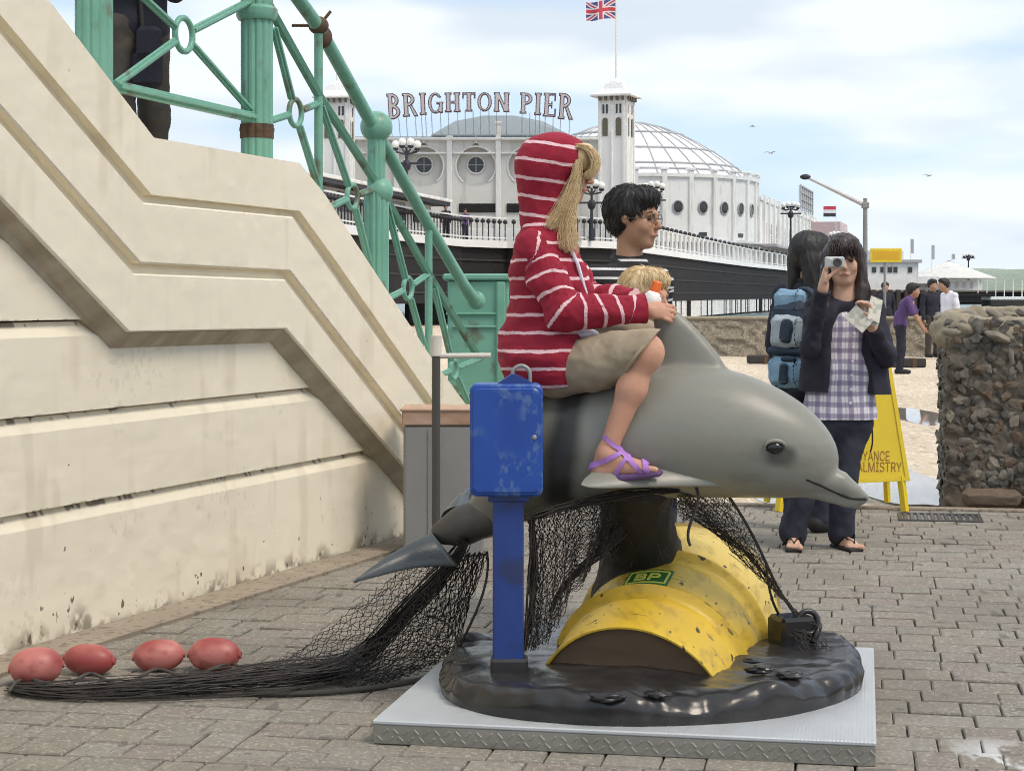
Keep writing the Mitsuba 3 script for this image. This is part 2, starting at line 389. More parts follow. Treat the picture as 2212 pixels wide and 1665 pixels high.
def knit_fn(p, n, uv):
    wob = 0.10 * (noise(p.x * 26, p.y * 26, p.z * 26) - .5) + 0.05 * (noise(p.x * 90, p.y * 90, p.z * 90) - .5)
    t = uv.x + wob
    f = t - dr.floor(t)
    w = smoothstep(.40, .425, f) * smoothstep(.60, .575, f)
    red = mix((.20, .006, .020), (.30, .011, .034), fbm(p.x * 40, p.y * 40, p.z * 40))
    return mix(red, (.66, .44, .47), w)
def knit_bump(p, n, uv):
    return noise(p.x * 210, p.y * 210, p.z * 210)
pr('red_knit', knit_fn, 0.9, bump=knit_bump, bscale=0.002, beps=1e-3, sheen=0.4)
def tee_fn(p, n, uv):
    f = uv.x - dr.floor(uv.x)
    return mix((.012, .012, .014), (.55, .54, .55), smoothstep(.66, .70, f) * smoothstep(.96, .92, f))
pr('striped_cotton', tee_fn, 0.85)
pr('khaki', lambda p, n, uv: mix((.34, .28, .20), (.26, .21, .145), fbm(p.x * 22, p.y * 22, p.z * 22, 4)), 0.85)
pr('navy_cloth', lambda p, n, uv: mix((.012, .012, .022), (.022, .021, .035), fbm(p.x * 30, p.y * 30, p.z * 30)), 0.85)
pr('denim_dark', lambda p, n, uv: mix((.014, .016, .028), (.026, .029, .045), fbm(p.x * 30, p.y * 30, p.z * 18)), 0.85)
def plaid_fn(p, n, uv):
    a, b = p.x * 19.0 + 0.25 * noise(p.x * 9, p.z * 9), p.z * 19.0 + .2 * noise(p.x * 8, p.z * 8, 4.0)
    fa, fb = a - dr.floor(a), b - dr.floor(b)
    sa = smoothstep(.45, .55, fa) * smoothstep(.98, .9, fa)
    sb = smoothstep(.45, .55, fb) * smoothstep(.98, .9, fb)
    c = mix((.66, .64, .68), (.16, .12, .24), 0.66 * sa)
    c = mix(c, (.13, .10, .21), 0.62 * sb)
    l = smoothstep(.2, .23, fa) * smoothstep(.29, .26, fa)
    return mix(c, (.10, .05, .10), 0.5 * l)
pr('plaid_cotton', plaid_fn, 0.85)
pr('pack_blue', (.20, .33, .45), 0.75)
pr('pack_pale', (.36, .42, .46), 0.75)
pr('pack_navy', (.02, .035, .06), 0.75)
pr('sandal_purple', (.36, .17, .50), 0.45)
pr('sandal_sole', (.10, .05, .14), 0.7)
pr('white_plastic', (.78, .77, .72), 0.35)
pr('orange_plastic', (.80, .16, .03), 0.4)
pr('camera_silver', (.50, .51, .50), 0.3, metallic=0.5)
pr('paper', lambda p, n, uv: mix((.58, .55, .47), (.40, .40, .36), smoothstep(.45, .6, noise(p.x * 45, p.y * 45, p.z * 45))), 0.8)
pr('purple_cloth', (.10, .055, .16), 0.85)
pr('white_cloth', (.72, .72, .78), 0.85)
pr('brown_cloth', lambda p, n, uv: mix((.04, .034, .029), (.075, .064, .054), fbm(p.x * 20, p.y * 20, p.z * 20)), 0.85)
pr('sign_yellow', lambda p, n, uv: mix((.74, .56, .02), (.66, .47, .02), fbm(p.x * 4, p.y * 4, p.z * 4)), 0.4)
pr('sign_orange', (.62, .36, .02), 0.5)
pr('letter_brown', (.26, .10, .02), 0.6)
pr('flint', lambda p, n, uv: mix((.075, .068, .057), (.20, .18, .148), smoothstep(.35, .8, fbm(p.x * 13, p.y * 13, p.z * 13, 4))), 0.7)
pr('flint_pale', lambda p, n, uv: mix((.12, .10, .08), (.30, .265, .205), fbm(p.x * 18, p.y * 18, p.z * 18, 4)), 0.75)
pr('flint_brown', lambda p, n, uv: mix((.075, .045, .03), (.17, .125, .085), fbm(p.x * 18, p.y * 18, p.z * 18, 4)), 0.7)
pr('lime_mortar', lambda p, n, uv: mix((.075, .063, .049), (.15, .128, .10), fbm(p.x * 24, p.y * 24, p.z * 24, 4)), 0.95)
pr('cap_mortar', lambda p, n, uv: mix((.17, .145, .10), (.36, .315, .235), fbm(p.x * 13, p.y * 13, p.z * 13, 4)), 0.9)
def farwall_fn(p, n, uv):
    a, b, w = voronoi((p.x + p.y) * 13 + noise(p.x * 9, p.z * 9), p.z * 17)
    return mix(mix((.23, .195, .145), (.36, .315, .25), w), (.15, .125, .09), smoothstep(.22, .03, b - a))
pr('rubble_face', farwall_fn, 0.9)
pr('white_render', lambda p, n, uv: mix(mix((.74, .74, .725), (.66, .66, .64), fbm(p.x * .5, p.y * .5, p.z * .9, 4)), (.42, .40, .36), .45 * smoothstep(.55, .8, fbm(p.x * 2.2 + p.y * 1.3, p.z * .35, 1.0, 4))), 0.6)
pr('cream_render', lambda p, n, uv: mix(mix((.66, .65, .615), (.58, .57, .53), fbm(p.x * .5, p.y * .5, p.z * .9, 4)), (.38, .36, .31), .45 * smoothstep(.52, .8, fbm(p.x * 2.2, p.z * .4, 1.0, 4))), 0.65)
pr('white_metal', (.74, .74, .72), 0.5)
pr('roof_white', lambda p, n, uv: mix((.78, .78, .78), (.66, .66, .67), fbm(p.x * .6, p.y * .6, p.z * 1.2, 4)), 0.45)
pr('roof_grey', (.20, .235, .25), 0.6)
pr('rib_grey', (.36, .37, .38), 0.6)
pr('window_dark', (.035, .035, .034), 0.15)
pr('window_brown', (.11, .095, .06), 0.3)
pr('lamp_black', (.022, .022, .030), 0.5)
pr('lamp_globe', (.78, .78, .74), 0.25)
pr('pier_black', lambda p, n, uv: mix((.008, .008, .009), (.020, .018, .018), fbm(p.x * 1.4, p.y * 1.4, p.z * 3, 4)), 0.9)
pr('pier_timber', lambda p, n, uv: mix((.026, .023, .021), (.05, .045, .04), fbm(p.x * 2, p.y * 2, p.z * 6, 4)), 0.85)
pr('deck_wood', (.20, .17, .13), 0.85)
pr('letter_red', (.10, .045, .055), 0.5)
pr('letter_face', (.50, .47, .47), 0.5)
pr('pavilion_roof', (.55, .55, .52), 0.6)
pr('flag_red', (.55, .06, .09), 0.8)
pr('flag_white', (.72, .70, .72), 0.8)
pr('flag_blue', (.10, .09, .26), 0.8)
pr('pavilion_pink', (.52, .40, .40), 0.7)
pr('hill_haze_green', lambda p, n, uv: mix((.15, .20, .16), (.24, .27, .22), fbm(p.x * .03, p.y * .03, p.z * .1, 4)), 0.9)  # distance haze is mixed into this grey-green
pr('gull_grey', (.45, .45, .46), 0.8)
pr('cyan_paint', (.10, .28, .42), 0.5)

# ================================================================== THE SETTING
def sheet(x0, x1, y0, y1, z, nx=2, ny=2):
    x, y = np.meshgrid(np.linspace(x0, x1, nx), np.linspace(y0, y1, ny), indexing='ij')
    v = np.stack([x, y, x * 0 + z], -1).reshape(-1, 3)
    i, j = np.meshgrid(np.arange(nx - 1), np.arange(ny - 1), indexing='ij')
    q = np.stack([i * ny + j, (i + 1) * ny + j, (i + 1) * ny + j + 1, i * ny + j + 1], -1).reshape(-1, 4)
    return trimesh.Trimesh(v, np.vstack([q[:, [0, 1, 2]], q[:, [0, 2, 3]]]), process=False)
struct('ground', sheet(-4000, 4000, -400, 7000, -1.3), 'seabed', 'flat ground reaching to the horizon under everything')
struct('sea', sheet(-4000, 4000, 135, 7000, -0.45), 'sea_water', 'pale grey sea behind and beside the pier')
UX, VY = V([.9825, -.1865, 0]), V([.1865, .9825, 0])          # along and across the paving courses
PO = V([0.97, 4.938, 0])                                       # near right corner of the ride's base
def PV(u, v, z=0.0):
    return PO + u * UX + v * VY + V([0, 0, z])
b = sheet(-1, 1, 0, 1, 0, 170, 190)
b.vertices[:, 0] = 2.5 + 62 * np.sinh(b.vertices[:, 0] * 3.6) / math.sinh(3.6)
b.vertices[:, 1] = 9.5 * (136 / 9.5) ** b.vertices[:, 1]
nz = meshkit.fbm(b.vertices * V([.9, .45, 0]) + 5, 5, 2)
b.vertices[:, 2] = -0.052 + (nz - .5) * 0.085 - .004 * np.maximum(b.vertices[:, 1] - 30, 0)
struct('beach', b, 'shingle', 'tan shingle beach between the paving and the pier', smooth=True)
VEDGE = 6.12
# the bed under the pavers
c = [PV(-4.2, -2.6), PV(3.4, -2.6), PV(3.4, VEDGE), PV(-4.2, VEDGE)]
bed = trimesh.creation.box((9.8, VEDGE + 2.6, 0.12))
bed.apply_transform(M4(PV(.7, (VEDGE - 2.6) / 2, -0.076), UX, VY, V([0, 0, 1])))
struct('pavement', bed, 'joint_sand', 'grey block paving laid in straight courses')
def paver_mesh(L, W, seed):
    r = np.random.default_rng(seed)
    m = rbox(L, W, 0.06, 0.0045)
    m.vertices[:, :2] += r.normal(0, .0012, (len(m.vertices), 2))
    top = m.vertices[:, 2] > 0.02
    m.vertices[top, 2] += m.vertices[top, 0] * r.normal(0, .006) + m.vertices[top, 1] * r.normal(0, .006)
    m.apply_translation((0, 0, -0.03))
    return m
CW = 0.162
LENS = [0.118, 0.158, 0.238]
shared = {(L, k, s): mikit.ply(paver_mesh(L - .0045, CW - .005, 10 * i + s), PAV[k]) for i, L in enumerate(LENS) for k in range(4) for s in range(2)}
KX, KY = -1.775, 6.42                                           # a point on the foot of the stair wall; its direction and normal
WD, WN = V([.354, .935, 0]), V([.935, -.354, 0])
WD, WN = unit(WD), unit(WN)
A0 = V([KX, KY, 0])
cand = []
for row in range(-6, int(VEDGE / CW)):
    u = -4.1 - rng.random() * .2
    v = (row + .5) * CW + 0.04
    while u < 5.4:
        L = LENS[rng.choice(3, p=[.2, .5, .3])]
        cand.append((u + L / 2, v, L)); u += L
inst, rest = [], []
plat = lambda u, v: -1.36 < u < -0.03 and 0.03 < v < 1.31
for u, v, L in cand:
    p = PV(u, v)
    if (p - A0) @ WN < 0.13 or p[1] < 3.9 or v > VEDGE - .05 or plat(u - L / 2, v) and plat(u + L / 2, v):
        continue
    px, py = 1106 + 4000 * p[0] / p[1], 635 + 4000 * EYE / p[1]
    if not (-500 < px < 4300):
        continue
    seen = 0 < px < 2212 and py < 1690
    inst.append((p, L, px, py, seen, (u, v)))
inst.sort(key=lambda q: (not q[4], -q[3]))
allp = []
for i, (p, L, px, py, seen, uv) in enumerate(inst):
    a = rng.normal(0, .003)
    ex = math.cos(a) * UX + math.sin(a) * VY
    ey = math.cos(a) * VY - math.sin(a) * UX
    z = rng.normal(0, .0016) + 0.0
    w = meshkit.noise(V([p[0] * 1.3, p[1] * 1.3, 3.0]))
    kk = int(rng.choice(4, p=[.42, .28, .14, .16]))
    m = M4(p + V([0, 0, z]), ex, ey, V([0, 0, 1]))
    if i < 300:
        k = key('pavement__paver')
        scene[k] = {**shared[(L, kk, int(rng.integers(2)))], 'to_world': T(m)}
    else:
        q = paver_mesh(L - .0045, CW - .005, int(rng.integers(6))); q.apply_transform(m); allp.append((kk, q))
for kk in range(4):
    # the farther pavers, one mesh of all pieces of one shade
    ms = [q for k2, q in allp if k2 == kk]
    part('pavement', 'far_pavers', cat(ms), PAV[kk], kind='stuff')
# concrete strip along the foot of the stair wall, and the paving's far edge
def wl(s, n, z=0.0):
    return A0 + s * WD + n * WN + V([0, 0, z])
strip = trimesh.creation.box((7.2, 0.195, 0.10)); strip.apply_transform(M4(wl(1.6, 0.105, -0.036), WD, WN, V([0, 0, 1]) * 1.0))
if strip.volume < 0: strip.invert()
struct('kerb_strip', strip, 'edge_concrete', 'tan concrete strip along the foot of the cream stair wall')
ek = rbox(9.6, 0.10, 0.10, .008); ek.apply_transform(M4(PV(.7, VEDGE + .05, -0.047), UX, VY, V([0, 0, 1])))
struct('kerb', ek, 'edge_concrete', 'low concrete edging where the paving meets the beach')
# puddles on the beach beside the flint wall: level water standing in the hollows of the shingle
def puddle(px0, px1, py0, py1, z, label):
    g = np.random.default_rng(int(px0)); a = np.linspace(0, 2 * np.pi, 90, endpoint=False)
    rad = 1 + sum(.16 / k ** .8 * np.sin(a * k + g.random() * 6.3) for k in (2, 3, 4, 6, 9))
    n, f = G((px0 + px1) / 2, py1, z), G((px0 + px1) / 2, py0, z)
    cy, ry = (n[1] + f[1]) / 2, abs(f[1] - n[1]) / 2 * 1.1
    cx, rx = ((px0 + px1) / 2 - 1106) / 4000 * cy, (px1 - px0) / 2 / 4000 * cy * 1.1
    poly = Polygon(np.stack([cx + rx * rad * np.cos(a), cy + ry * rad * np.sin(a)], 1)).buffer(0)
    struct('puddle', prism(poly, 0.03, M4((0, 0, z - .03), (1, 0, 0), (0, 1, 0), (0, 0, 1))), 'puddle_water', label)
puddle(1800, 2060, 1000, 1090, -0.046, 'bright rain puddle between the yellow sign and the flint wall')
puddle(1930, 2050, 880, 922, -0.047, 'farther thin puddle on the beach left of the flint wall')
puddle(1600, 1700, 1040, 1086, -0.047, 'small puddle at the edge of the paving left of the photographing woman')

# ================================================================== STAIR WALL
def wdepth(px, off):
    k = (px - 1106) / 4000
    return (off + WN[0] * A0[0] + WN[1] * A0[1]) / (WN[0] * k + WN[1])
def W(px, py, off):
    return U(px, py, wdepth(px, off))
def sz(px, py, off):
    p = W(px, py, off)
    return [(p - A0) @ WD, p[2]]
WF = lambda n: M4(A0 + n * WN, WD, V([0, 0, 1]), WN)            # wall-plane frame: x along, y up, z outwards
stair_wall = thing('stair_wall', 'cream painted stair wall with grooved sloping coping bands, left of the dolphin ride', 'wall')
OF = 0.085
top = [(-90, -230), (110, 5), (333, 297), (648, 352), (703, 420), (765, 518), (927, 764), (1012, 880)]
g1a = [(-90, -85), (0, 30), (328, 420), (648, 455), (717, 550), (927, 851), (1012, 975)]
g1b = [(-90, -45), (0, 68), (311, 437), (634, 468), (700, 562), (912, 862), (1012, 1004)]
g2a = [(-90, 118), (0, 227), (304, 568), (627, 585), (877, 910), (1012, 1092)]
g2b = [(-90, 152), (0, 262), (290, 590), (617, 603), (860, 920), (1012, 1122)]
bot = [(-90, 322), (0, 424), (279, 717), (619, 710), (875, 1009), (1012, 1182)]
def line(pts):
    q = [sz(a, b, OF) for a, b in pts]
    d = V(q[-1]) - V(q[-2]); d /= d[0]
    q.append([q[-1][0] + 1.5, q[-1][1] + 1.5 * d[1]])
    d = V(q[0]) - V(q[1]); d /= d[0]
    q.insert(0, [q[0][0] - 2.2, q[0][1] - 2.2 * d[1]])
    return q
LT, L1a, L1b, L2a, L2b, LB = map(line, (top, g1a, g1b, g2a, g2b, bot))
band = lambda a, b: Polygon(a + b[::-1]).buffer(0)
clipb = sbox(-4, -0.02, 5.6, 4.2)
def bevelled(poly, n0, n1, c=0.006):
    """A slab standing from n0 to n1 off the wall, its front edges chamfered."""
    ins = poly.buffer(-c, join_style=2)
    a = prism(poly, n1 - c - n0, WF(n0))
    parts = [a]
    for g, h in zip(getattr(poly, 'geoms', [poly]), getattr(ins, 'geoms', [ins])):
        o = np.array(g.exterior.coords)[:-1]; i = np.array(h.exterior.coords)[:-1]
        if len(o) == len(i):
            j = [int(np.argmin(np.linalg.norm(i - x, axis=1))) for x in o]
            v = np.vstack([np.c_[o, np.full(len(o), n1 - c)], np.c_[i[j], np.full(len(o), n1)]])
            k = np.arange(len(o)); k2 = (k + 1) % len(o); n = len(o)
            f = np.vstack([np.stack([k, k2, k2 + n], 1), np.stack([k, k2 + n, k + n], 1)])
            m = trimesh.Trimesh(v, f, process=False); m.apply_transform(WF(0)); parts.append(m)
            parts.append(prism(h, 0.002, WF(n1 - 0.002)))
        else:
            parts.append(prism(g, c - .001, WF(n1 - c)))
    return cat(parts)
part(stair_wall, 'coping_band', bevelled(band(LT, L1a).intersection(clipb), -0.30, OF), 'cream_paint')
part(stair_wall, 'coping_band', bevelled(band(L1b, L2a).intersection(clipb), -0.30, OF), 'cream_paint')
part(stair_wall, 'coping_band', bevelled(band(L2b, LB).intersection(clipb), -0.30, OF), 'cream_paint')
part(stair_wall, 'groove', prism(band(L1a, L1b).intersection(clipb), 0.30 + OF - .042, WF(-.30)), 'cream_paint')
part(stair_wall, 'groove', prism(band(L2a, L2b).intersection(clipb), 0.30 + OF - .042, WF(-.30)), 'cream_paint')
# the moulded soffit under the coping: two stepped fillets running back to the wall face
def lower(pts, dz):
    return [[s, z - dz] for s, z in pts]
LBn = lower(LB, 0.060)
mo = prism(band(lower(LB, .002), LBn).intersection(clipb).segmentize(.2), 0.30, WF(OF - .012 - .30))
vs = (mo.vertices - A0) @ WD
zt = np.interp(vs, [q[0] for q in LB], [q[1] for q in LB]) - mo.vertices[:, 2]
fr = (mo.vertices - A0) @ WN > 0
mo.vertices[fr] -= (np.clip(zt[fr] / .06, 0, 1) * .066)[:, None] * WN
part(stair_wall, 'moulding', mo, 'stained_shade_paint', label='soffit moulding under the coping, its brown part stain and part painted shade')
# drafted courses of the wall below
under = Polygon([[-4, -0.05]] + lower(LB, 0.03)[:-1] + [[lower(LB, .03)[-1][0], -0.05]]).buffer(0).intersection(sbox(-4, -0.06, 5.4, 4))
for i, (z0, z1) in enumerate([(-0.05, .480), (.480, .820), (.820, 1.160), (1.160, 1.500), (1.500, 1.84), (1.84, 2.2)]):
    c = 0.055
    flat = under.intersection(sbox(-4, z0 + .007, 5.4, z1 - c))
    ms = [prism(flat, 0.30, WF(-.30))] if flat.area > 1e-4 else []
    ch = under.intersection(sbox(-4, z1 - c, 5.4, z1))
    if ch.area > 1e-4:
        ch = ch.segmentize(0.15)
        m = prism(ch, 0.30, WF(-.30))
        front = (m.vertices - A0) @ WN > -0.01
        t = np.clip((m.vertices[:, 2] - (z1 - c)) / c, 0, 1)
        m.vertices[front] -= (0.030 * t[front])[:, None] * WN
        ms.append(m)
    if ms:
        part(stair_wall, 'course', cat(ms), 'cream_course')
# the flight behind the wall
land = sz(500, 440, -.3)
st = [rbox(2.4, 1.9, 1.62, .01, at=(-0.4, 0, .81))]
sB = sz(648, 352, OF)[0]
for i in range(10):
    h = 1.62 * (9 - i) / 10
    if h > 0.05:
        st.append(rbox(.30, 1.9, h, .008, at=(sB - 0.15 + .30 * i + .15, 0, h / 2)))
stm = cat(st[:1]); stm.vertices[:, 0] += sB - .15 - (stm.vertices[:, 0].max())
stm = cat([stm] + st[1:])
stm.apply_transform(M4(A0 - 1.28 * WN, WD, -WN, V([0, 0, 1])))
struct('stairs', stm, 'edge_concrete', 'concrete steps rising behind the cream stair wall')

# ================================================================== GREEN RAILING
RO = -0.15
rail = thing('stair_railing', 'sea green cast iron stair railing with ringed cross braces and rust patches', 'railing')
RW = lambda px, py, off=RO: W(px, py, off)
def fluted(r, z0, z1, at, n=12):
    a = np.linspace(0, 2 * np.pi, n * 6, endpoint=False)
    rr = r * (1 - 0.10 * np.maximum(0, np.cos(a * n)) ** 1.5)
    m = prism(Polygon(np.stack([rr * np.cos(a), rr * np.sin(a)], 1)), z1 - z0)
    m.apply_translation((at[0], at[1], z0))
    return m
def bar(a, b, w=.026, t=.016):
    """A flat T-shaped brace from a to b standing in the railing plane."""
    a, b = V(a), V(b)
    ex = unit(b - a); ey = unit(np.cross(WN, ex)); L = np.linalg.norm(b - a)
    R = np.stack([ex, ey, np.cross(ex, ey)], 1)
    m1 = rbox(L, w, t, .003, (a + b) / 2, R)
    m2 = rbox(L, w * .4, t * 2.4, .002, (a + b) / 2, R)
    return cat([m1, m2])
pA, pB, pC = RW(203, 100), RW(555, 200), RW(813, 400)
for p, zt in ((pA, 2.95), (pB, 2.95)):
    k = part(rail, 'post', fluted(.073, 1.6 if p is pB else 1.95, zt, p), 'green_paint', smooth=25)
    if p is pB:
        z = RW(555, 278)[2]
        part(k, 'collar', cat([fluted(.077, z - .045, z + .02, p), fluted(.080, z - .012, z + .004, p)]), 'rusty_iron', smooth=25, label='rusted lower sleeve of the post')
    z = RW(555, 30)[2]
    part(k, 'bracket', lathe([[0, 0], [.085, 0], [.095, .02], [.095, .05], [.08, .065], [0, .065]], 20, (p[0], p[1], z - .03)), 'green_paint', smooth=30)
zb, zc = RW(806, 272)[2], RW(826, 415)[2]
k = part(rail, 'post', cat([fluted(.066, .7, zc, pC), fluted(.048, zc, zb, pC, 10)]), 'green_paint', smooth=25)
part(k, 'ball', ell((pC[0], pC[1], zb), (.085, .085, .082)), 'green_paint', smooth=True)
part(k, 'boss', ell((pC[0] + .02, pC[1], zc), (.068, .068, .075)), 'green_paint', smooth=True)
for px, y0, y1 in ((688, 55, 440), (926, 490, 790)):
    a, c = RW(px, y0), RW(px, y1)
    k = part(rail, 'post', tube([V([a[0], a[1], c[2]]), a], .022, 10), 'green_paint', smooth=40)
    if px == 688:
        part(k, 'clamp', cat([ell(a, (.05, .05, .045)), tube([a + V([-.02, 0, 0]), a + V([-.13, 0, .0])], .008, 6), tube([a + V([.02, 0, .02]), a + V([.06, 0, .07])], .008, 6), ell(a + WD * .05 - V([0, 0, .05]), (.045, .045, .055))]), 'rusty_iron', smooth=True, label='rusted brown clamp at the top of the thin post')
hr = [RW(*q) for q in ((600, -75), (640, -8), (688, 58), (800, 262), (928, 490), (1000, 612))]
part(rail, 'handrail', tube(hr, .034, 14), 'green_paint', smooth=60)
e = RW(1028, 648)
part(rail, 'handrail_end', cat([tube([hr[-1], (hr[-1] + e) / 2 + V([0, 0, -.01]), e], [.034, .037, .046], 14), ell(e, (.055, .055, .055))]), 'green_paint', smooth=True)
part(rail, 'middle_rail', tube([RW(*q) for q in ((556, -40), (590, 30), (690, 208), (826, 415), (928, 596), (1036, 775))], .027, 6, squash=(1, .8)), 'green_paint')
part(rail, 'bottom_bar', bar(RW(248, 186), RW(548, 254), .045, .03), 'green_paint')
part(rail, 'handrail', tube([RW(*q) for q in ((203, -160), (555, -92))], .034, 14), 'green_paint', smooth=60)
part(rail, 'middle_rail', bar(RW(243, -75), RW(555, -20), .04, .026), 'green_paint')
def brace_panel(c, corners, R):
    c = RW(*c)
    ex, ey = WD, V([0, 0, 1.0])
    part(rail, 'ring', ring(c, ex, ey, R - .012, .0135, 32), 'green_paint', smooth=True)
    for q in corners:
        q = RW(*q)
        d = unit(q - c)
        part(rail, 'brace', bar(c + d * (R - .004), q, .034, .016), 'green_paint')
brace_panel((397, 75), [(250, 182), (292, -22), (560, -8), (548, 246)], .083)
brace_panel((638, 243), [(578, 262), (592, 60), (691, 222), (690, 412)], .075)
brace_panel((761, 424), [(702, 452), (694, 228), (822, 404), (806, 600)], .072)
brace_panel((881, 622), [(836, 645), (834, 436), (926, 590), (915, 745)], .070)
brace_panel((980, 797), [(944, 812), (938, 620), (1034, 775), (1013, 872)], .066)

# newel box at the foot of the stairs
nw = thing('newel_box', 'pale green panelled iron newel box at the foot of the stairs, behind the striped jacket', 'pedestal')
c = RW(1040, 700) ; d0 = 11.2
x0, x1, zt = U(967, 604, d0)[0], U(1100, 604, d0)[0], U(967, 604, d0)[2]
w = x1 - x0
part(nw, 'body', rbox(w, .42, zt, .012, ((x0 + x1) / 2, d0 + .21, zt / 2)), 'green_paint')
part(nw, 'cap', rbox(w + .06, .48, .04, .01, ((x0 + x1) / 2, d0 + .21, zt + .018)), 'green_paint')
for py in (677, 705, 850):
    z = U(1000, py, d0)[2]
    part(nw, 'moulding', rbox(w - .1 if py > 690 else w - .02, .02, .014, .004, ((x0 + x1) / 2 - .02, d0 - .008, z)), 'green_paint')
part(nw, 'pilaster', rbox(.055, .03, zt - .02, .008, (U(1082, 0, d0)[0], d0 - .012, zt / 2)), 'green_paint')

# steel post with a cream sleeve and arm, and the sheet metal bin behind the ride
d0 = 8.6
sp = thing('steel_post', 'slim grey steel post with cream sleeve and arm, in front of the metal bin', 'post')
a = U(942, 0, d0)
part(sp, 'pole', tube([V([a[0], d0, 0]), V([a[0], d0, U(0, 764, d0)[2]])], .0195, 12), 'steel_dark', smooth=40)
part(sp, 'sleeve', tube([U(942, 768, d0), U(942, 724, d0)], .027, 12), 'off_white', smooth=40)
part(sp, 'arm', tube([U(950, 768, d0), U(1060, 767, d0)], .013, 10), 'off_white', smooth=40)
d0 = 8.9
bn = thing('metal_bin', 'weathered grey sheet metal bin with a rusty rim, behind the blue coin box', 'bin')
x0, x1, zt = U(871, 0, d0)[0], U(1046, 0, d0)[0], U(0, 884, d0)[2]
w, xc = x1 - x0, (x0 + x1) / 2
part(bn, 'body', rbox(w, .36, zt - .075, .012, (xc, d0 + .18, (zt - .075) / 2)), 'steel_grey')
part(bn, 'rim', cat([rbox(w + .012, .375, .075, .006, (xc, d0 + .18, zt - .0375)), rbox(w + .03, .39, .012, .004, (xc, d0 + .18, zt - .002))]), 'bin_rust', label='rust streaked rim of the bin')
for px in (926, 951):
    part(bn, 'seam', rbox(.008, .01, zt - .09, .002, (U(px, 0, d0)[0], d0 - .003, (zt - .09) / 2)), 'steel_grey')
part(bn, 'foot', rbox(w - .04, .3, .02, .002, (xc, d0 + .18, .0)), 'steel_dark')

# ================================================================== THE DOLPHIN RIDE
DC = V([.414, 5.709, 0])
def dax(px):
    k = (px - 1106) / 4000
    t = (5.709 * k - .414) / (UX[0] - UX[1] * k)
    return t, 5.709 + UX[1] * t
def DL(px, py, lat=0.0):
    """Local ride coordinates (along the dolphin, towards the viewer, up) of a surveyed outline point."""
    t, y = dax(px)
    return V([t, lat, EYE + (635 - py) / 4000 * (y - lat)])
def DW(p):
    p = np.atleast_2d(p)
    w = DC + p[:, :1] * UX - p[:, 1:2] * VY + p[:, 2:3] * V([0, 0, 1])
    return w if len(w) > 1 else w[0]
def dw(m):
    m.vertices = DW(m.vertices)
    m.invert() if m.volume < 0 else None
    return m
ride = thing('dolphin_ride', 'coin operated grey dolphin ride on a black rocky mound with a yellow half barrel', 'kiddie ride')
# base plate
PH = 0.067
PLm = (M4(PV(-.692, .672, 0), UX, VY, V([0, 0, 1])))
m = rbox(1.384, 1.345, PH - .012, .003, (0, 0, (PH - .012) / 2 + .0)); m.apply_transform(PLm)
bp = part(ride, 'base_plate', m, 'plate_side')
m = rbox(1.388, 1.349, .012, .003, (0, 0, PH - .006)); m.apply_transform(PLm)
part(bp, 'top_sheet', m, 'plate_metal', label='bright finely ribbed metal top sheet')
loz = []
for i in range(46):
    for j in range(2):
        a = V([-.672 + .0298 * i + (.0149 if j else 0), -.6730, .016 + .021 * j])
        s = 1 if (i + j) % 2 else -1
        R = np.array([[math.cos(.75 * s), 0, -math.sin(.75 * s)], [0, 1, 0], [math.sin(.75 * s), 0, math.cos(.75 * s)]])
        loz.append(rbox(.021, .0035, .0065, .0012, a, R))
m = cat(loz); m.apply_transform(PLm)
part(bp, 'tread_pattern', m, 'plate_side', kind='stuff')
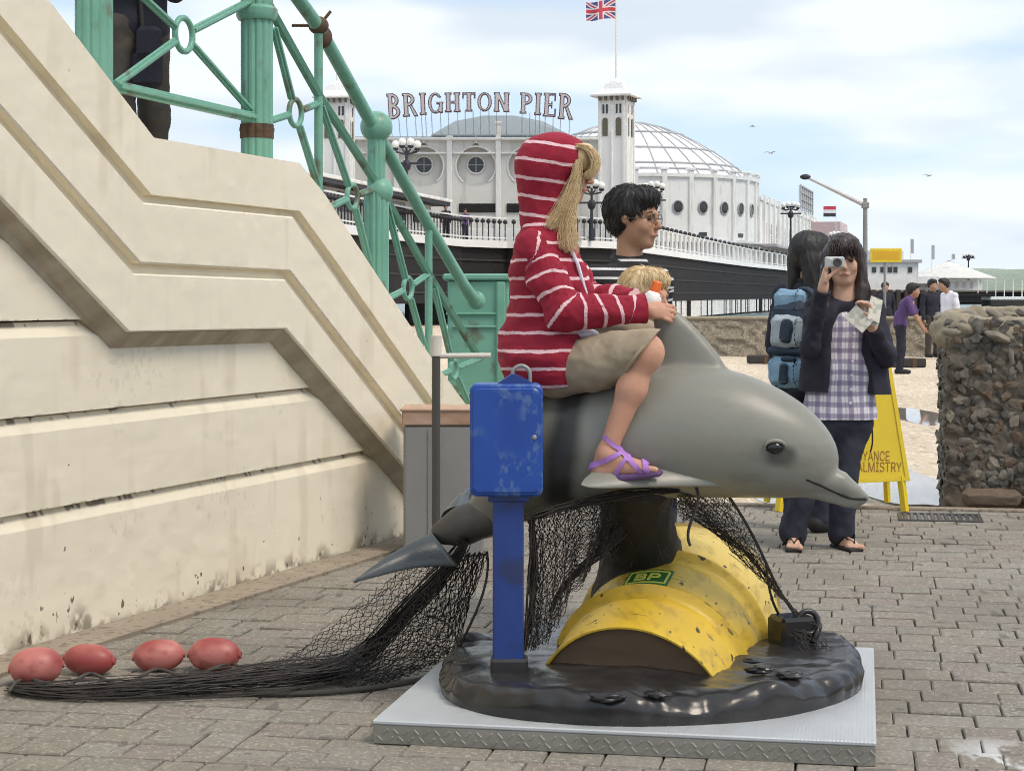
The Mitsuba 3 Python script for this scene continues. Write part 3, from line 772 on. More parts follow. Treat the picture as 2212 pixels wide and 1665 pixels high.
# rocky mound
def mound():
    n, rgs = 260, 44
    a = np.linspace(0, 2 * np.pi, n, endpoint=False)
    # outline in ride coordinates, from points on the base plate
    pts = [(950, 1490), (962, 1455), (1010, 1425), (1120, 1400), (1300, 1385), (1500, 1383), (1700, 1388), (1800, 1405), (1850, 1450), (1866, 1478), (1840, 1506), (1760, 1534), (1640, 1556), (1500, 1566), (1350, 1569), (1200, 1562), (1060, 1545), (985, 1524)]
    P = []
    for q in pts:
        w = G(q[0], q[1], PH) - DC
        P.append([w @ UX, -(w @ VY)])
    P = np.array(P + P[:1])
    from scipy.interpolate import CubicSpline
    s = np.r_[0, np.cumsum(np.linalg.norm(np.diff(P, axis=0), axis=1))]
    o = CubicSpline(s, P, bc_type='periodic')(np.linspace(0, s[-1], n, endpoint=False))
    cen = o.mean(0)
    v = []
    for i in range(rgs):
        t = i / (rgs - 1)
        f = 1 - t
        if i < 11:
            e = i / 10
            rim = .084 * math.sin(e * math.pi / 2)
            r = 1 - .075 * (1 - math.cos(e * math.pi / 2))
        else:
            e = (i - 10) / (rgs - 11)
            rim = .084 + .010 * math.sin(e * math.pi / 2)
            r = .925 * (1 - e)
        q = cen + (o - cen) * r
        v.append(np.c_[q, np.full(n, PH + rim)])
    v = np.array(v).reshape(-1, 3)
    w = v * V([5, 5, 7])
    bump = (meshkit.fbm(w + 4, 4, 5) - .5)
    edge = np.repeat(np.r_[np.linspace(0, 1, 5), np.full(6, 1.0), np.full(rgs - 11, .75)], n)
    v[:, 2] += bump * .060 * edge + (meshkit.fbm(v * V([15, 15, 15]), 3, 9) - .5) * .026 * edge
    d = v[:, :2] - cen
    # flutes down the skirt
    flu = np.abs(np.sin(np.tile(np.linspace(0, 2 * np.pi, n, endpoint=False), rgs) * 17 + 2.5 * np.sin(np.tile(np.linspace(0, 2 * np.pi, n, endpoint=False), rgs) * 5))) ** .6 * .016 * np.repeat(np.r_[np.linspace(.1, 1, 4), 1, 1, 1, .9, .6, .3, 0, np.zeros(rgs - 11)], n)
    ln = np.linalg.norm(d, axis=1, keepdims=True) + 1e-6
    v[:, :2] += d / ln * ((bump * .05 * edge) + flu - .006)[:, None]
    i, j = np.meshgrid(np.arange(rgs - 1), np.arange(n), indexing='ij')
    j2 = (j + 1) % n
    q = np.stack([i * n + j, i * n + j2, (i + 1) * n + j2, (i + 1) * n + j], -1).reshape(-1, 4)
    m = trimesh.Trimesh(v, np.vstack([q[:, [0, 1, 2]], q[:, [0, 2, 3]]]), process=False)
    m.vertices = DW(m.vertices)
    if m.face_normals[:, 2].mean() < 0: m.invert()
    return m
md = part(ride, 'rock_mound', mound(), 'mound_paint', smooth=True)
def lump(c, r, seed, sub=3, amp=.35):
    m = trimesh.creation.icosphere(subdivisions=sub)
    m.vertices *= (1 + amp * (meshkit.fbm(m.vertices * 1.6 + seed * 3.1, 3, seed) - .5))[:, None]
    m.vertices = m.vertices * V(r) + V(c)
    return m
part(md, 'rock', lump(U(1030, 1412, 5.95), (.085, .07, .075), 3), 'mound_paint', smooth=True, label='rounded glossy rock behind the blue post')
for i, (px, py, r) in enumerate(((1640, 1442, .026), (1706, 1455, .026), (1625, 1424, .018), (1310, 1500, .030), (1420, 1496, .022))):
    part(md, 'pebble', lump(G(px, py, .155 + .012 * (px > 1500)) - V([0, 0, .002]), (r * 1.5, r * .9, r * .5), i + 10, 3, .9), 'mound_paint', smooth=True)
# barrel
F_, B_ = U(1362, 1561, 5.5), U(1494, 1311, 6.32)
ax_ = unit(B_ - F_); LB_ = np.linalg.norm(B_ - F_)
e1 = unit(np.cross(ax_, V([0, 0, 1]))); e2 = np.cross(e1, ax_)
def barrel(r_in=None):
    prof, R = [], .300
    for i in range(121):
        t = i / 120
        r = R
        for c in (.335, .665):
            r += .024 * math.exp(-((t - c) / .014) ** 2) - .007 * math.exp(-((t - c - .045) / .02) ** 2) - .007 * math.exp(-((t - c + .045) / .02) ** 2)
        for c in (0.0, 1.0):
            r += .006 * math.exp(-((t - c) / .012) ** 2)
        prof.append((t * LB_, r))
    n = 72
    a = np.linspace(-.62 * np.pi, .62 * np.pi, n)
    v = [[F_ + ax_ * x + r * (math.sin(q) * e1 + math.cos(q) * e2) for q in a] for x, r in prof]
    v2 = [[F_ + ax_ * x + (r - .006) * (math.sin(q) * e1 + math.cos(q) * e2) for q in a] for x, r in prof]
    N = len(prof)
    V_ = np.array(v + v2).reshape(-1, 3)
    i, j = np.meshgrid(np.arange(N - 1), np.arange(n - 1), indexing='ij')
    o = np.stack([i * n + j, i * n + j + 1, (i + 1) * n + j + 1, (i + 1) * n + j], -1).reshape(-1, 4)
    inn = (o + N * n)[:, ::-1]
    k = np.arange(n - 1)
    lip = np.stack([k, N * n + k, N * n + k + 1, k + 1], 1)
    q = np.vstack([o, inn, lip])
    m = trimesh.Trimesh(V_, np.vstack([q[:, [0, 1, 2]], q[:, [0, 2, 3]]]), process=False)
    return m
m = barrel()
mid = m.face_normals[: 71 * 20].mean(0)
if mid[2] < 0: m.invert()
br = part(ride, 'barrel', m, 'barrel_paint', smooth=50, label='scuffed yellow half barrel with black chips')
a = np.linspace(-.62 * np.pi, .62 * np.pi, 40)
for name, t, r in (('back_end', LB_ - .02, .294), ('inner_wall', .035, .292)):
    disc = Polygon(np.stack([r * np.sin(a), r * np.cos(a)], 1))
    part(br, name, prism(disc, .012, M4(F_ + ax_ * t, e1, e2, np.cross(e1, e2))), 'barrel_paint' if name == 'back_end' else 'barrel_inside')
# badge wrapped on the barrel, with its two letters
def wrap(m, t0, q0, R):
    """Bends a flat mesh (x around, y along the axis, z outwards) on to the barrel."""
    v = m.vertices.copy()
    q = q0 + v[:, 0] / R
    r = R + v[:, 2]
    m.vertices = F_ + (t0 + v[:, 1])[:, None] * ax_ + r[:, None] * (np.sin(q)[:, None] * e1 + np.cos(q)[:, None] * e2)
    return m
def flat(poly, z0, z1, seg=.012):
    g = prism(poly, z1 - z0); g.apply_translation((0, 0, z0))
    v, f = trimesh.remesh.subdivide_to_size(g.vertices, g.faces, seg)
    return trimesh.Trimesh(v, f, process=False)
sgn = 1 if (U(1500, 1300, 5.8) - F_) @ e1 > 0 else -1
badge = sbox(-.072, -.062, .072, .062)
bq, bt = -.08 * sgn, .40
bd = part(br, 'badge', wrap(flat(badge, 0, .004), bt, bq, .3000), 'badge_green', label='small green badge with two pale letters')
outl = sbox(-.058, -.04, .058, .04).buffer(.008)
part(bd, 'outline', wrap(flat(outl.difference(outl.buffer(-.006)), 0, .002, .02), bt, bq, .3045), 'badge_yellow')
tm = meshkit.text_mesh('BP', .05, .002, bold=True)
tm.apply_translation((-tm.bounds[:, 0].mean(), -tm.bounds[:, 1].mean(), 0)); tm.vertices[:, 0] *= sgn
tm.vertices[:, 1] *= 1.0
if sgn < 0: tm.invert()
part(bd, 'lettering', wrap(tm, bt, bq, .3047), 'badge_yellow')
# pedestal between the mound and the belly
q0 = U(1388, 1200, 6.06) - DC
c0, c1 = V([q0 @ UX, -(q0 @ VY), q0[2]]), DL(1374, 1050, .0)
ped = blob([cone(c0, c1, .125, .095, .03), cone(c0 + V([0, 0, -.12]), c0, .17, .125, .03), egg(c1, (.13, .09, .05), k=.03)], .012)
ped.vertices += (meshkit.fbm(ped.vertices * 22, 3, 2)[:, None] - .5) * .018 * ped.vertex_normals
part(ride, 'pedestal', dw(ped), 'black_matt', smooth=True, label='black pedestal holding up the dolphin')
# the animal, one surface: body chain, dorsal fin, flippers, peduncle
LATS = 0.86
st = [(972, 1142, 24), (1010, 1132, 33), (1050, 1114, 44), (1092, 1076, 60), (1140, 1018, 86), (1190, 975, 117), (1290, 957, 129), (1400, 935, 137), (1500, 930, 139), (1600, 943, 127), (1668, 962, 109), (1708, 978, 92), (1735, 993, 75)]
pr_ = []
P3 = np.array([[*DL(x, y), r / 4000 * dax(x)[1]] for x, y, r in st])
sp_ = spline(P3, 60)
for a, b in zip(sp_[:-1], sp_[1:]):
    pr_.append(cone(a[:3], b[:3], max(a[3], .02), max(b[3], .02), .012))
for beak in ([(1770, 1030, 34), (1812, 1042, 26), (1842, 1059, 18), (1868, 1073, 9)], [(1740, 1046, 26), (1790, 1066, 17), (1825, 1081, 12.5), (1850, 1088, 9)], [(1820, 1058, 15), (1846, 1074, 13), (1864, 1081, 8)]):
    bk = np.array([[*DL(x, y), r / 4000 * dax(x)[1]] for x, y, r in beak])
    for a, b in zip(bk[:-1], bk[1:]):
        for o in (-.45, .45):
            w_b = V([0, 1, 0]) * o
            pr_.append(cone(a[:3] + w_b * a[3], b[:3] + w_b * b[3], a[3], b[3], .006))
# dorsal fin: a blade of cones from the back to the tip
fin_f = spline([DL(1548, 806), DL(1527, 770), DL(1498, 731), DL(1470, 700), DL(1440, 678)], 9)
fin_b = spline([DL(1420, 812), DL(1432, 775), DL(1433, 740), DL(1428, 705), DL(1422, 678)], 9)
for i in range(9):
    for t in np.linspace(0, 1, 7):
        pass
for i in range(8):
    for t0, t1 in zip(np.linspace(0, 1, 6)[:-1], np.linspace(0, 1, 6)[1:]):
        a = fin_b[i] * (1 - t0) + fin_f[i] * t0
        b = fin_b[i + 1] * (1 - t1) + fin_f[i + 1] * t1
        ra = (.013 + .016 * (1 - i / 8)) * (1.0 if 0 < t0 < 1 else .7)
        pr_.append(cone(a, b, ra, ra * .9, .022))
        b = fin_b[i] * (1 - t1) + fin_f[i] * t1
        pr_.append(cone(a, b, ra, ra, .022))
dm = blob(pr_, .0095, 6)
w = np.clip((np.abs(dm.vertices[:, 1]) - .0) / .2, 0, 1)
dm.vertices[:, 1] *= LATS
dm = dw(dm)
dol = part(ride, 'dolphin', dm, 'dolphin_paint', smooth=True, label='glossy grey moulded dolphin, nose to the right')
def latz(px, py, d=0.0):
    """Near surface of the dolphin below a bearing: found by shooting from the viewer."""
    p = U(px, py, 5.7)
    o = V([0, 0, EYE]); dr_ = unit(p - o)
    loc, _, tri = dm.ray.intersects_location([o], [dr_], multiple_hits=True)
    i = np.argmin(np.linalg.norm(loc - o, axis=1))
    n = dm.face_normals[tri[i]]
    return loc[i] + n * d, n
try:
    pe, ne = latz(1673, 966)
except Exception:
    pe, ne = DW(DL(1673, 966, .13)), -VY
ex = unit(np.cross(V([0, 0, 1]), ne)); ez = np.cross(ne, ex)
Re = np.stack([ex, ez, ne], 1)
ey_ = part(dol, 'eye', ell(pe + ne * .002, (.027, .018, .015), Re), 'black_gloss', smooth=True)
la = np.linspace(-.12 * np.pi, 1.12 * np.pi, 22)
part(ey_, 'eyelid', tube([pe + ne * .009 + ex * .031 * math.cos(q) + ez * (.020 * math.sin(q) + .002) for q in la], .0065 * np.sin(np.linspace(.25, np.pi - .25, 22)), 8), 'dolphin_paint', smooth=True)
pm = pe.copy() - DC
far = V([pm @ UX, (pm @ VY), pm[2]])
part(dol, 'eye', ell(DW(far), (.030, .03, .020)), 'black_gloss', smooth=True)
# mouth line on both sides of the beak
mp = [(1742, 1035), (1764, 1044), (1788, 1055), (1812, 1066), (1836, 1075), (1856, 1077), (1872, 1076)]
try:
    near = V([latz(x, y, -.001)[0] for x, y in mp[:-1]] + [DW(DL(1871, 1077, .012))])
except Exception:
    near = V([DW(DL(x, y, .05)) for x, y in mp])
part(dol, 'mouth', tube(spline(near, 30), .0042, 8), 'black_matt', smooth=True)
# tail flukes
def fluke(tip, root_f, root_b, th, up):
    """A lens-section blade from the root chord to the tip."""
    tip, rf, rb, up = map(V, (tip, root_f, root_b, up))
    n, m, rows = 22, 24, []
    for t in np.linspace(0, 1, n):
        a, b = rf + (tip - rf) * t, rb + (tip - rb) * t
        a = a + .008 * math.sin(math.pi * t) * unit(rf - rb); b = b + (a - b) * (.16 * math.sin(math.pi * t))
        if t > .97: a = tip + unit(rf - rb) * .004; b = tip - unit(rf - rb) * .004
        h = th * (1 - .75 * t) + .002
        w = (a - b) / 2; c = (a + b) / 2 + up * .006 * math.sin(math.pi * t)
        q = np.linspace(0, 2 * np.pi, m, endpoint=False)
        rows.append(c + np.cos(q)[:, None] * w + (np.sin(q) * np.abs(np.sin(q)) ** .15 * h)[:, None] * up)
    v = np.array(rows).reshape(-1, 3)
    i, j = np.meshgrid(np.arange(n - 1), np.arange(m), indexing='ij'); j2 = (j + 1) % m
    q = np.stack([i * m + j, i * m + j2, (i + 1) * m + j2, (i + 1) * m + j], -1).reshape(-1, 4)
    k = np.arange(1, m - 1)
    f = np.vstack([q[:, [0, 1, 2]], q[:, [0, 2, 3]], np.stack([k * 0, k, k + 1], 1), (n - 1) * m + np.stack([k * 0, k + 1, k], 1)])
    return trimesh.Trimesh(v, f, process=False)
def blade(c0, c1, ch, w0, th):
    """A tapering lens-section paddle along c0 -> c1, its chord along ch."""
    c0, c1, ch = V(c0), V(c1), unit(V(ch)); n, m, rows = 26, 28, []
    up = unit(np.cross(ch, c1 - c0)); up = up if up[2] > 0 else -up
    for t in np.linspace(0, 1, n):
        w = w0 * (1 - t ** 2.2) ** .62 * (.80 + .5 * t * (1 - t)) + .003
        h = th * (1 - .62 * t) * (1 - t ** 8) + .0015
        c = c0 + (c1 - c0) * t - ch * .03 * math.sin(math.pi * t)
        q = np.linspace(0, 2 * np.pi, m, endpoint=False)
        rows.append(c + np.cos(q)[:, None] * ch * w + np.sin(q)[:, None] * up * h)
    v = np.array(rows).reshape(-1, 3)
    i, j = np.meshgrid(np.arange(n - 1), np.arange(m), indexing='ij'); j2 = (j + 1) % m
    q = np.stack([i * m + j, i * m + j2, (i + 1) * m + j2, (i + 1) * m + j], -1).reshape(-1, 4)
    k = np.arange(1, m - 1)
    return trimesh.Trimesh(v, np.vstack([q[:, [0, 1, 2]], q[:, [0, 2, 3]], np.stack([k * 0, k, k + 1], 1), (n - 1) * m + np.stack([k * 0, k + 1, k], 1)]), process=False)
for s_ in (1, -1):
    a, b = DL(1548, 1012, .055), DL(1284, 1046, .27)
    a[1] *= s_; b[1] *= s_
    part(dol, 'flipper', dw(blade(a, b, (.42, .62 * s_, -.60), .088, .026)), 'dolphin_paint', smooth=True)
near_tip, far_tip = DL(806, 1256, .23), DL(999, 1044, -.22)
up_ = unit(V([-.45, .25, .85]))
m = fluke(near_tip, DL(938, 1150, .03), DL(1000, 1222, .06), .020, unit(V([-.25, .75, .6])))
part(dol, 'fluke', dw(m), 'fluke_paint', smooth=True, label='dark bluish tail fluke pointing down to the left')
m = fluke(far_tip, DL(950, 1118, -.02), DL(1018, 1098, -.02), .020, up_)
part(dol, 'fluke', dw(m), 'fluke_paint', smooth=True)
stk = blob([cone(DL(1058, 1112), DL(1000, 1134), .066, .056, .03), cone(DL(1000, 1134), DL(958, 1152), .056, .030, .03), egg(DL(975, 1145), (.06, .05, .035), k=.03)], .009)
part(dol, 'tail_stock', dw(stk), 'stock_brown', smooth=True, label='dark brown tail stock')
# coin box on its blue post
cx, d0 = 1099, 5.50
bx = thing_key = part(ride, 'coin_box_post', rbox(.092, .07, U(0, 1060, d0)[2] - .10, .006, (U(1098, 0, d0)[0], d0, (U(0, 1060, d0)[2] + .10) / 2)), 'blue_post_paint')
zlo, zhi = U(0, 1066, d0)[2], U(0, 829, d0 - .06)[2]
def round_box(w, d, h, r, at, c=.006):
    c = min(c, d * .3)
    p = sbox(-w / 2, -h / 2, w / 2, h / 2).buffer(-r).buffer(r, quad_segs=6)
    m0 = prism(p, d - 2 * c, M4(V(at) + V([0, d / 2 - c, 0]), V([1, 0, 0]), V([0, 0, 1]), V([0, -1, 0])))
    q = np.array(p.exterior.coords)[:-1]
    i = q * V([(w / 2 - c) / (w / 2), (h / 2 - c) / (h / 2)])
    pts = np.vstack([np.c_[q[:, 0], np.full(len(q), -d / 2 + c), q[:, 1]], np.c_[i[:, 0], np.full(len(q), -d / 2), i[:, 1]],
                     np.c_[q[:, 0], np.full(len(q), d / 2 - c), q[:, 1]], np.c_[i[:, 0], np.full(len(q), d / 2), i[:, 1]]])
    m = trimesh.convex.convex_hull(pts); m.apply_translation(at)
    return m
xb = U(1094, 0, d0 - .06)[0]
cb = part(ride, 'coin_box', round_box(.214, .13, zhi - zlo, .020, (xb, d0 - .005, (zlo + zhi) / 2)), 'blue_paint', smooth=35, label='scuffed bright blue coin box')
part(cb, 'lid', round_box(.196, .012, zhi - zlo - .022, .018, (xb - .001, d0 - .072, (zlo + zhi) / 2)), 'blue_paint', smooth=35)
part(cb, 'lock', lathe([[0, 0], [.007, 0], [.007, .004], [.004, .006], [0, .006]], 16), 'steel_grey', smooth=30, to_world=T(M4(V([xb + .082, d0 - .0775, (zlo + zhi) / 2 + .01]), V([1, 0, 0]), V([0, 0, 1]), V([0, -1, 0]))))
part(cb, 'flange', rbox(.12, .09, .022, .004, (U(1098, 0, d0)[0], d0, zlo - .008)), 'blue_post_paint')
ha = np.linspace(0, np.pi, 14)
hx, hz = U(1126, 0, d0)[0], zhi + .004
part(cb, 'handle', tube([(hx - .026, d0, hz - .01)] + [(hx - .026 * math.cos(q), d0, hz + .022 + .026 * math.sin(q)) for q in ha] + [(hx + .026, d0, hz - .01)], .006, 8), 'steel_grey', smooth=True)
wedge = prism(Polygon([(-.03, 0), (.085, 0), (.03, .028), (.015, .03)]), .07, M4(V([xb, d0 + .035, zhi - .002]), V([1, 0, 0]), V([0, 0, 1]), V([0, -1, 0])))
part(cb, 'coping', wedge, 'blue_post_paint')
part(ride, 'post_foot', rbox(.112, .09, .05, .008, (U(1100, 0, d0)[0], d0, .160)), 'mound_paint', label='black foot of the coin box post')
# black box-like anchor block at the right of the mound
ab = G(1716, 1404, .145)
R = np.array([[.94, -.33, 0], [.33, .94, 0], [0, 0, 1]])
ak = part(ride, 'anchor_block', rbox(.125, .11, .105, .012, ab + V([0, .05, .05]), R), 'black_gloss', smooth=30)
part(ak, 'shackle', cat([ring(ab + V([.045, .02, .085]), unit(V([1, .3, .2])), unit(V([-.2, .2, 1])), .035, .009), ring(ab + V([.075, .03, .045]), unit(V([.3, 1, .1])), unit(V([.3, 0, 1])), .03, .009)]), 'mound_paint', smooth=True)

# ================================================================== NETS, FLOATS, ROPE
def net_patch(P, nu, nv, r=.0011, jit=.004, seed=0, fold=0.0, fr=5):
    """Diamond mesh of twine over the patch P(u, v): every strand a thin three-sided tube between knots."""
    g = np.random.default_rng(seed)
    K = np.zeros((nu + 1, nv + 1, 3))
    for i in range(nu + 1):
        for j in range(nv + 1):
            u, v = i / nu, j / nv
            K[i, j] = P(u, v)
    K += g.normal(0, jit, K.shape)
    A, B = [], []
    for i in range(nu):
        for j in range(nv):
            if (i + j) % 2 == 0:
                A.append(K[i, j]); B.append(K[i + 1, j + 1])
            else:
                A.append(K[i + 1, j]); B.append(K[i, j + 1])
    A, B = np.array(A), np.array(B)
    mid = (A + B) / 2 + np.array([0, 0, -.003])
    return segs(np.vstack([A, mid]), np.vstack([mid, B]), r)
def segs(A, B, r):
    d = B - A
    d = d / (np.linalg.norm(d, axis=1, keepdims=True) + 1e-9)
    ref = np.where(np.abs(d[:, 2:3]) < .9, [[0, 0, 1.0]], [[1.0, 0, 0]])
    x = np.cross(d, ref); x /= np.linalg.norm(x, axis=1, keepdims=True) + 1e-9
    y = np.cross(d, x)
    n = len(A); v = []
    for E in (A, B):
        for k in range(3):
            q = 2 * np.pi * k / 3
            v.append(E + r * (math.cos(q) * x + math.sin(q) * y))
    v = np.stack(v, 1).reshape(-1, 3)
    o = (np.arange(n) * 6)[:, None]
    f = [o + V([[k, (k + 1) % 3, (k + 1) % 3 + 3]]) for k in range(3)] + [o + V([[k, (k + 1) % 3 + 3, k + 3]]) for k in range(3)]
    return trimesh.Trimesh(v, np.vstack(f).astype(int), process=False)
def coons(c0, c1, d0, d1):
    """Patch through two opposite polylines c0, c1 (along u) and the matching side curves d0, d1 (along v)."""
    def at(c, t):
        c = np.asarray(c, float); x = t * (len(c) - 1); i = min(int(x), len(c) - 2)
        return c[i] + (c[i + 1] - c[i]) * (x - i)
    def P(u, v):
        return ((1 - v) * at(c0, u) + v * at(c1, u) + (1 - u) * at(d0, v) + u * at(d1, v)
                - ((1 - u) * (1 - v) * at(c0, 0) + u * (1 - v) * at(c0, 1) + (1 - u) * v * at(c1, 0) + u * v * at(c1, 1)))
    return P
def hank(path, n, spread, r, seed, wav=.5, flat_=1.0):
    """A bundle of n gathered strands following the path."""
    g = np.random.default_rng(seed)
    p = spline(path, 46)
    s = np.linspace(0, 1, len(p))
    sprd = np.interp(s, np.linspace(0, 1, len(spread)), spread)
    A, B = [], []
    for k in range(n):
        o = g.normal(0, 1, 3) * V([.6, 1, .75 * flat_])
        ph, f = g.random(3) * 6.3, 2 + 6 * g.random(3)
        w = np.stack([np.sin(s * f[i] * 2.2 + ph[i]) for i in range(3)], 1)
        q = p + (o * .8 + w * wav * .7) * sprd[:, None] * V([.6, 1, .6 * flat_])
        q[:, 2] = np.maximum(q[:, 2], .004 + .01 * g.random())
        lo, hi = (0, len(q)) if g.random() < .6 else sorted(g.integers(0, len(q), 2))
        q = q[lo:hi]
        if len(q) > 2:
            A.append(q[:-1]); B.append(q[1:])
    return segs(np.vstack(A), np.vstack(B), r)
net = thing('fishing_net', 'black fishing net trailing from the dolphin tail over the paving to the pink floats', 'fishing net')
ground = lambda px, py, z=.01: G(px, py, z)
tailp = DW(DL(1015, 1165, .06))
trail = [ground(25, 1483, .02), ground(150, 1487, .025), ground(330, 1478, .035), ground(520, 1462, .05), ground(690, 1442, .06), ground(790, 1405, .07),
         U(870, 1325, 5.98), U(940, 1255, 5.9), tailp]
part(net, 'gathered_net', cat([hank(trail, 110, [.02, .05, .055, .055, .06, .055, .05, .04, .035, .02], .0016, 1, .6, .75), hank(trail, 34, [.03, .06, .07, .065, .07, .07, .06, .05, .04, .02], .0028, 2, .8, .7)]), 'net_twine')
# the spread of open mesh on either side of the gathered part
P = coons([ground(560, 1440, .02), ground(640, 1405, .05), U(740, 1330, 6.1), U(850, 1240, 6.05), U(935, 1185, 5.95)],
          [ground(575, 1452, .03), ground(700, 1440, .05), U(800, 1390, 6.0), U(880, 1310, 5.95), U(960, 1235, 5.9)],
          [ground(560, 1440, .02), ground(575, 1452, .03)], [U(935, 1185, 5.95), U(960, 1235, 5.9)])
part(net, 'open_mesh', net_patch(P, 60, 16, .0013, .004, 3), 'net_twine')
P = coons([ground(700, 1462, .02), U(850, 1350, 5.9), U(930, 1270, 5.86), U(985, 1185, 5.84)],
          [ground(790, 1490, .01), ground(930, 1440, .02), ground(985, 1405, .09), U(1052, 1190, 5.82)],
          [ground(700, 1462, .02), ground(745, 1480, .01), ground(790, 1490, .01)], [U(985, 1185, 5.84), U(1020, 1195, 5.83), U(1052, 1190, 5.82)])
def waved(P, a, f, ph=0):
    return lambda u, v: P(u, v) + V([0, 1, 0]) * a * math.sin(v * f + ph + 3 * u) * math.sin(math.pi * min(1, max(0, u)) * .98 + .02)
part(net, 'open_mesh', net_patch(waved(P, .03, 16), 46, 36, .0013, .004, 4), 'net_twine')
part(net, 'open_mesh', net_patch(waved(P, .045, 11, 1.7), 42, 32, .0013, .005, 14), 'net_twine')
edge1 = [ground(530, 1495, .012), ground(700, 1494, .012), ground(850, 1478, .012), ground(960, 1455, .012)]
part(net, 'edge_rope', tube(spline(edge1, 20), .009, 7), 'rope_twine', smooth=True)
for q, r in (([U(1052, 1190, 5.82), U(1040, 1290, 5.83), U(1005, 1370, 5.86), U(990, 1402, 5.9)], .0045), ([U(990, 1402, 5.9), U(970, 1350, 5.9), U(920, 1330, 5.92)], .0035)):
    part(net, 'edge_rope', tube(spline(q, 14), r, 6), 'net_twine', smooth=True)
# second net, hung under the belly and drawn over the barrel
dn = thing('draped_net', 'black net hanging in folds under the dolphin belly and over the yellow barrel', 'fishing net')
def fold_p(P, a, f):
    return lambda u, v: P(u, v) + V([.35, -1, 0]) * a * (math.sin(u * f) + .5 * math.sin(u * f * 2.3 + 1)) * (.25 + .75 * v)
P0 = None
P = coons([U(1140, 1115, 5.62), U(1200, 1100, 5.6), U(1260, 1085, 5.6), U(1330, 1078, 5.62)],
          [U(1142, 1405, 5.62), U(1180, 1385, 5.62), U(1235, 1280, 5.66), U(1300, 1195, 5.75)],
          [U(1140, 1115, 5.62), U(1148, 1260, 5.62), U(1142, 1405, 5.62)], [U(1330, 1078, 5.62), U(1318, 1130, 5.66), U(1300, 1195, 5.75)])
part(dn, 'open_mesh', net_patch(fold_p(P, .016, 26), 58, 44, .0011, .0025, 5), 'net_twine')
part(dn, 'open_mesh', net_patch(fold_p(P, .026, 19), 54, 40, .0011, .003, 6), 'net_twine')
part(dn, 'gathered_net', cat([hank([U(1150, 1118, 5.6), U(1152, 1200, 5.6), U(1148, 1300, 5.6), U(1135, 1400, 5.6)], 46, [.012, .022, .02, .02], .0016, 7),
                              hank([U(1140, 1120, 5.6), U(1220, 1095, 5.58), U(1330, 1072, 5.58), U(1470, 1058, 5.6)], 46, [.012, .016, .014, .01], .0018, 8),
                              hank([U(1345, 1130, 5.75), U(1310, 1175, 5.78), U(1250, 1230, 5.76), U(1190, 1320, 5.72)], 40, [.03, .03, .012, .006], .0016, 9)]), 'net_twine')
anch = ab + V([.02, .03, .09])
P = coons([U(1465, 1068, 5.6), U(1500, 1060, 5.62), U(1530, 1058, 5.64), U(1562, 1055, 5.66)],
          [U(1560, 1150, 5.75), U(1640, 1215, 5.78), U(1690, 1290, 5.85), anch + V([.01, 0, 0])],
          [U(1465, 1068, 5.6), U(1500, 1110, 5.7), U(1560, 1150, 5.75)], [U(1562, 1055, 5.66), U(1630, 1160, 5.7), U(1675, 1250, 5.78), anch + V([.01, 0, 0])])
part(dn, 'open_mesh', net_patch(fold_p(P, .010, 12), 28, 58, .0010, .003, 10), 'net_twine')
part(dn, 'open_mesh', net_patch(lambda u, v: fold_p(P, .018, 9)(u, v) + V([-.035, .03, .0]) * math.sin(math.pi * v), 24, 50, .0009, .003, 15), 'net_twine')
P = coons([U(1440, 1075, 5.9), U(1470, 1072, 5.9), U(1500, 1075, 5.9)], [U(1475, 1125, 6.1), U(1520, 1120, 6.1), U(1575, 1150, 6.05)],
          [U(1440, 1075, 5.9), U(1475, 1125, 6.1)], [U(1500, 1075, 5.9), U(1575, 1150, 6.05)])
part(dn, 'open_mesh', net_patch(P, 22, 16, .0013, .003, 11), 'net_twine')
for q in ([U(1562, 1055, 5.66), U(1612, 1130, 5.69), U(1655, 1215, 5.76), U(1690, 1285, 5.85), anch], [U(1655, 1215, 5.76), U(1662, 1270, 5.8), U(1690, 1335, 5.92)],
          [U(1502, 1048, 5.58), U(1508, 1080, 5.57), U(1497, 1115, 5.57), U(1491, 1178, 5.58)]):
    part(dn, 'edge_rope', tube(spline(q, 16), .0045, 6), 'net_twine', smooth=True)
P = coons([anch + V([-.05, 0, 0]), anch + V([.04, -.02, 0])], [G(1740, 1420, .14), G(1800, 1420, .12)], [anch + V([-.05, 0, 0]), G(1740, 1420, .14)], [anch + V([.04, -.02, 0]), anch + V([.1, -.05, -.07]), G(1800, 1420, .12)])
part(dn, 'open_mesh', net_patch(fold_p(P, .02, 6), 12, 12, .0012, .006, 12), 'net_twine')
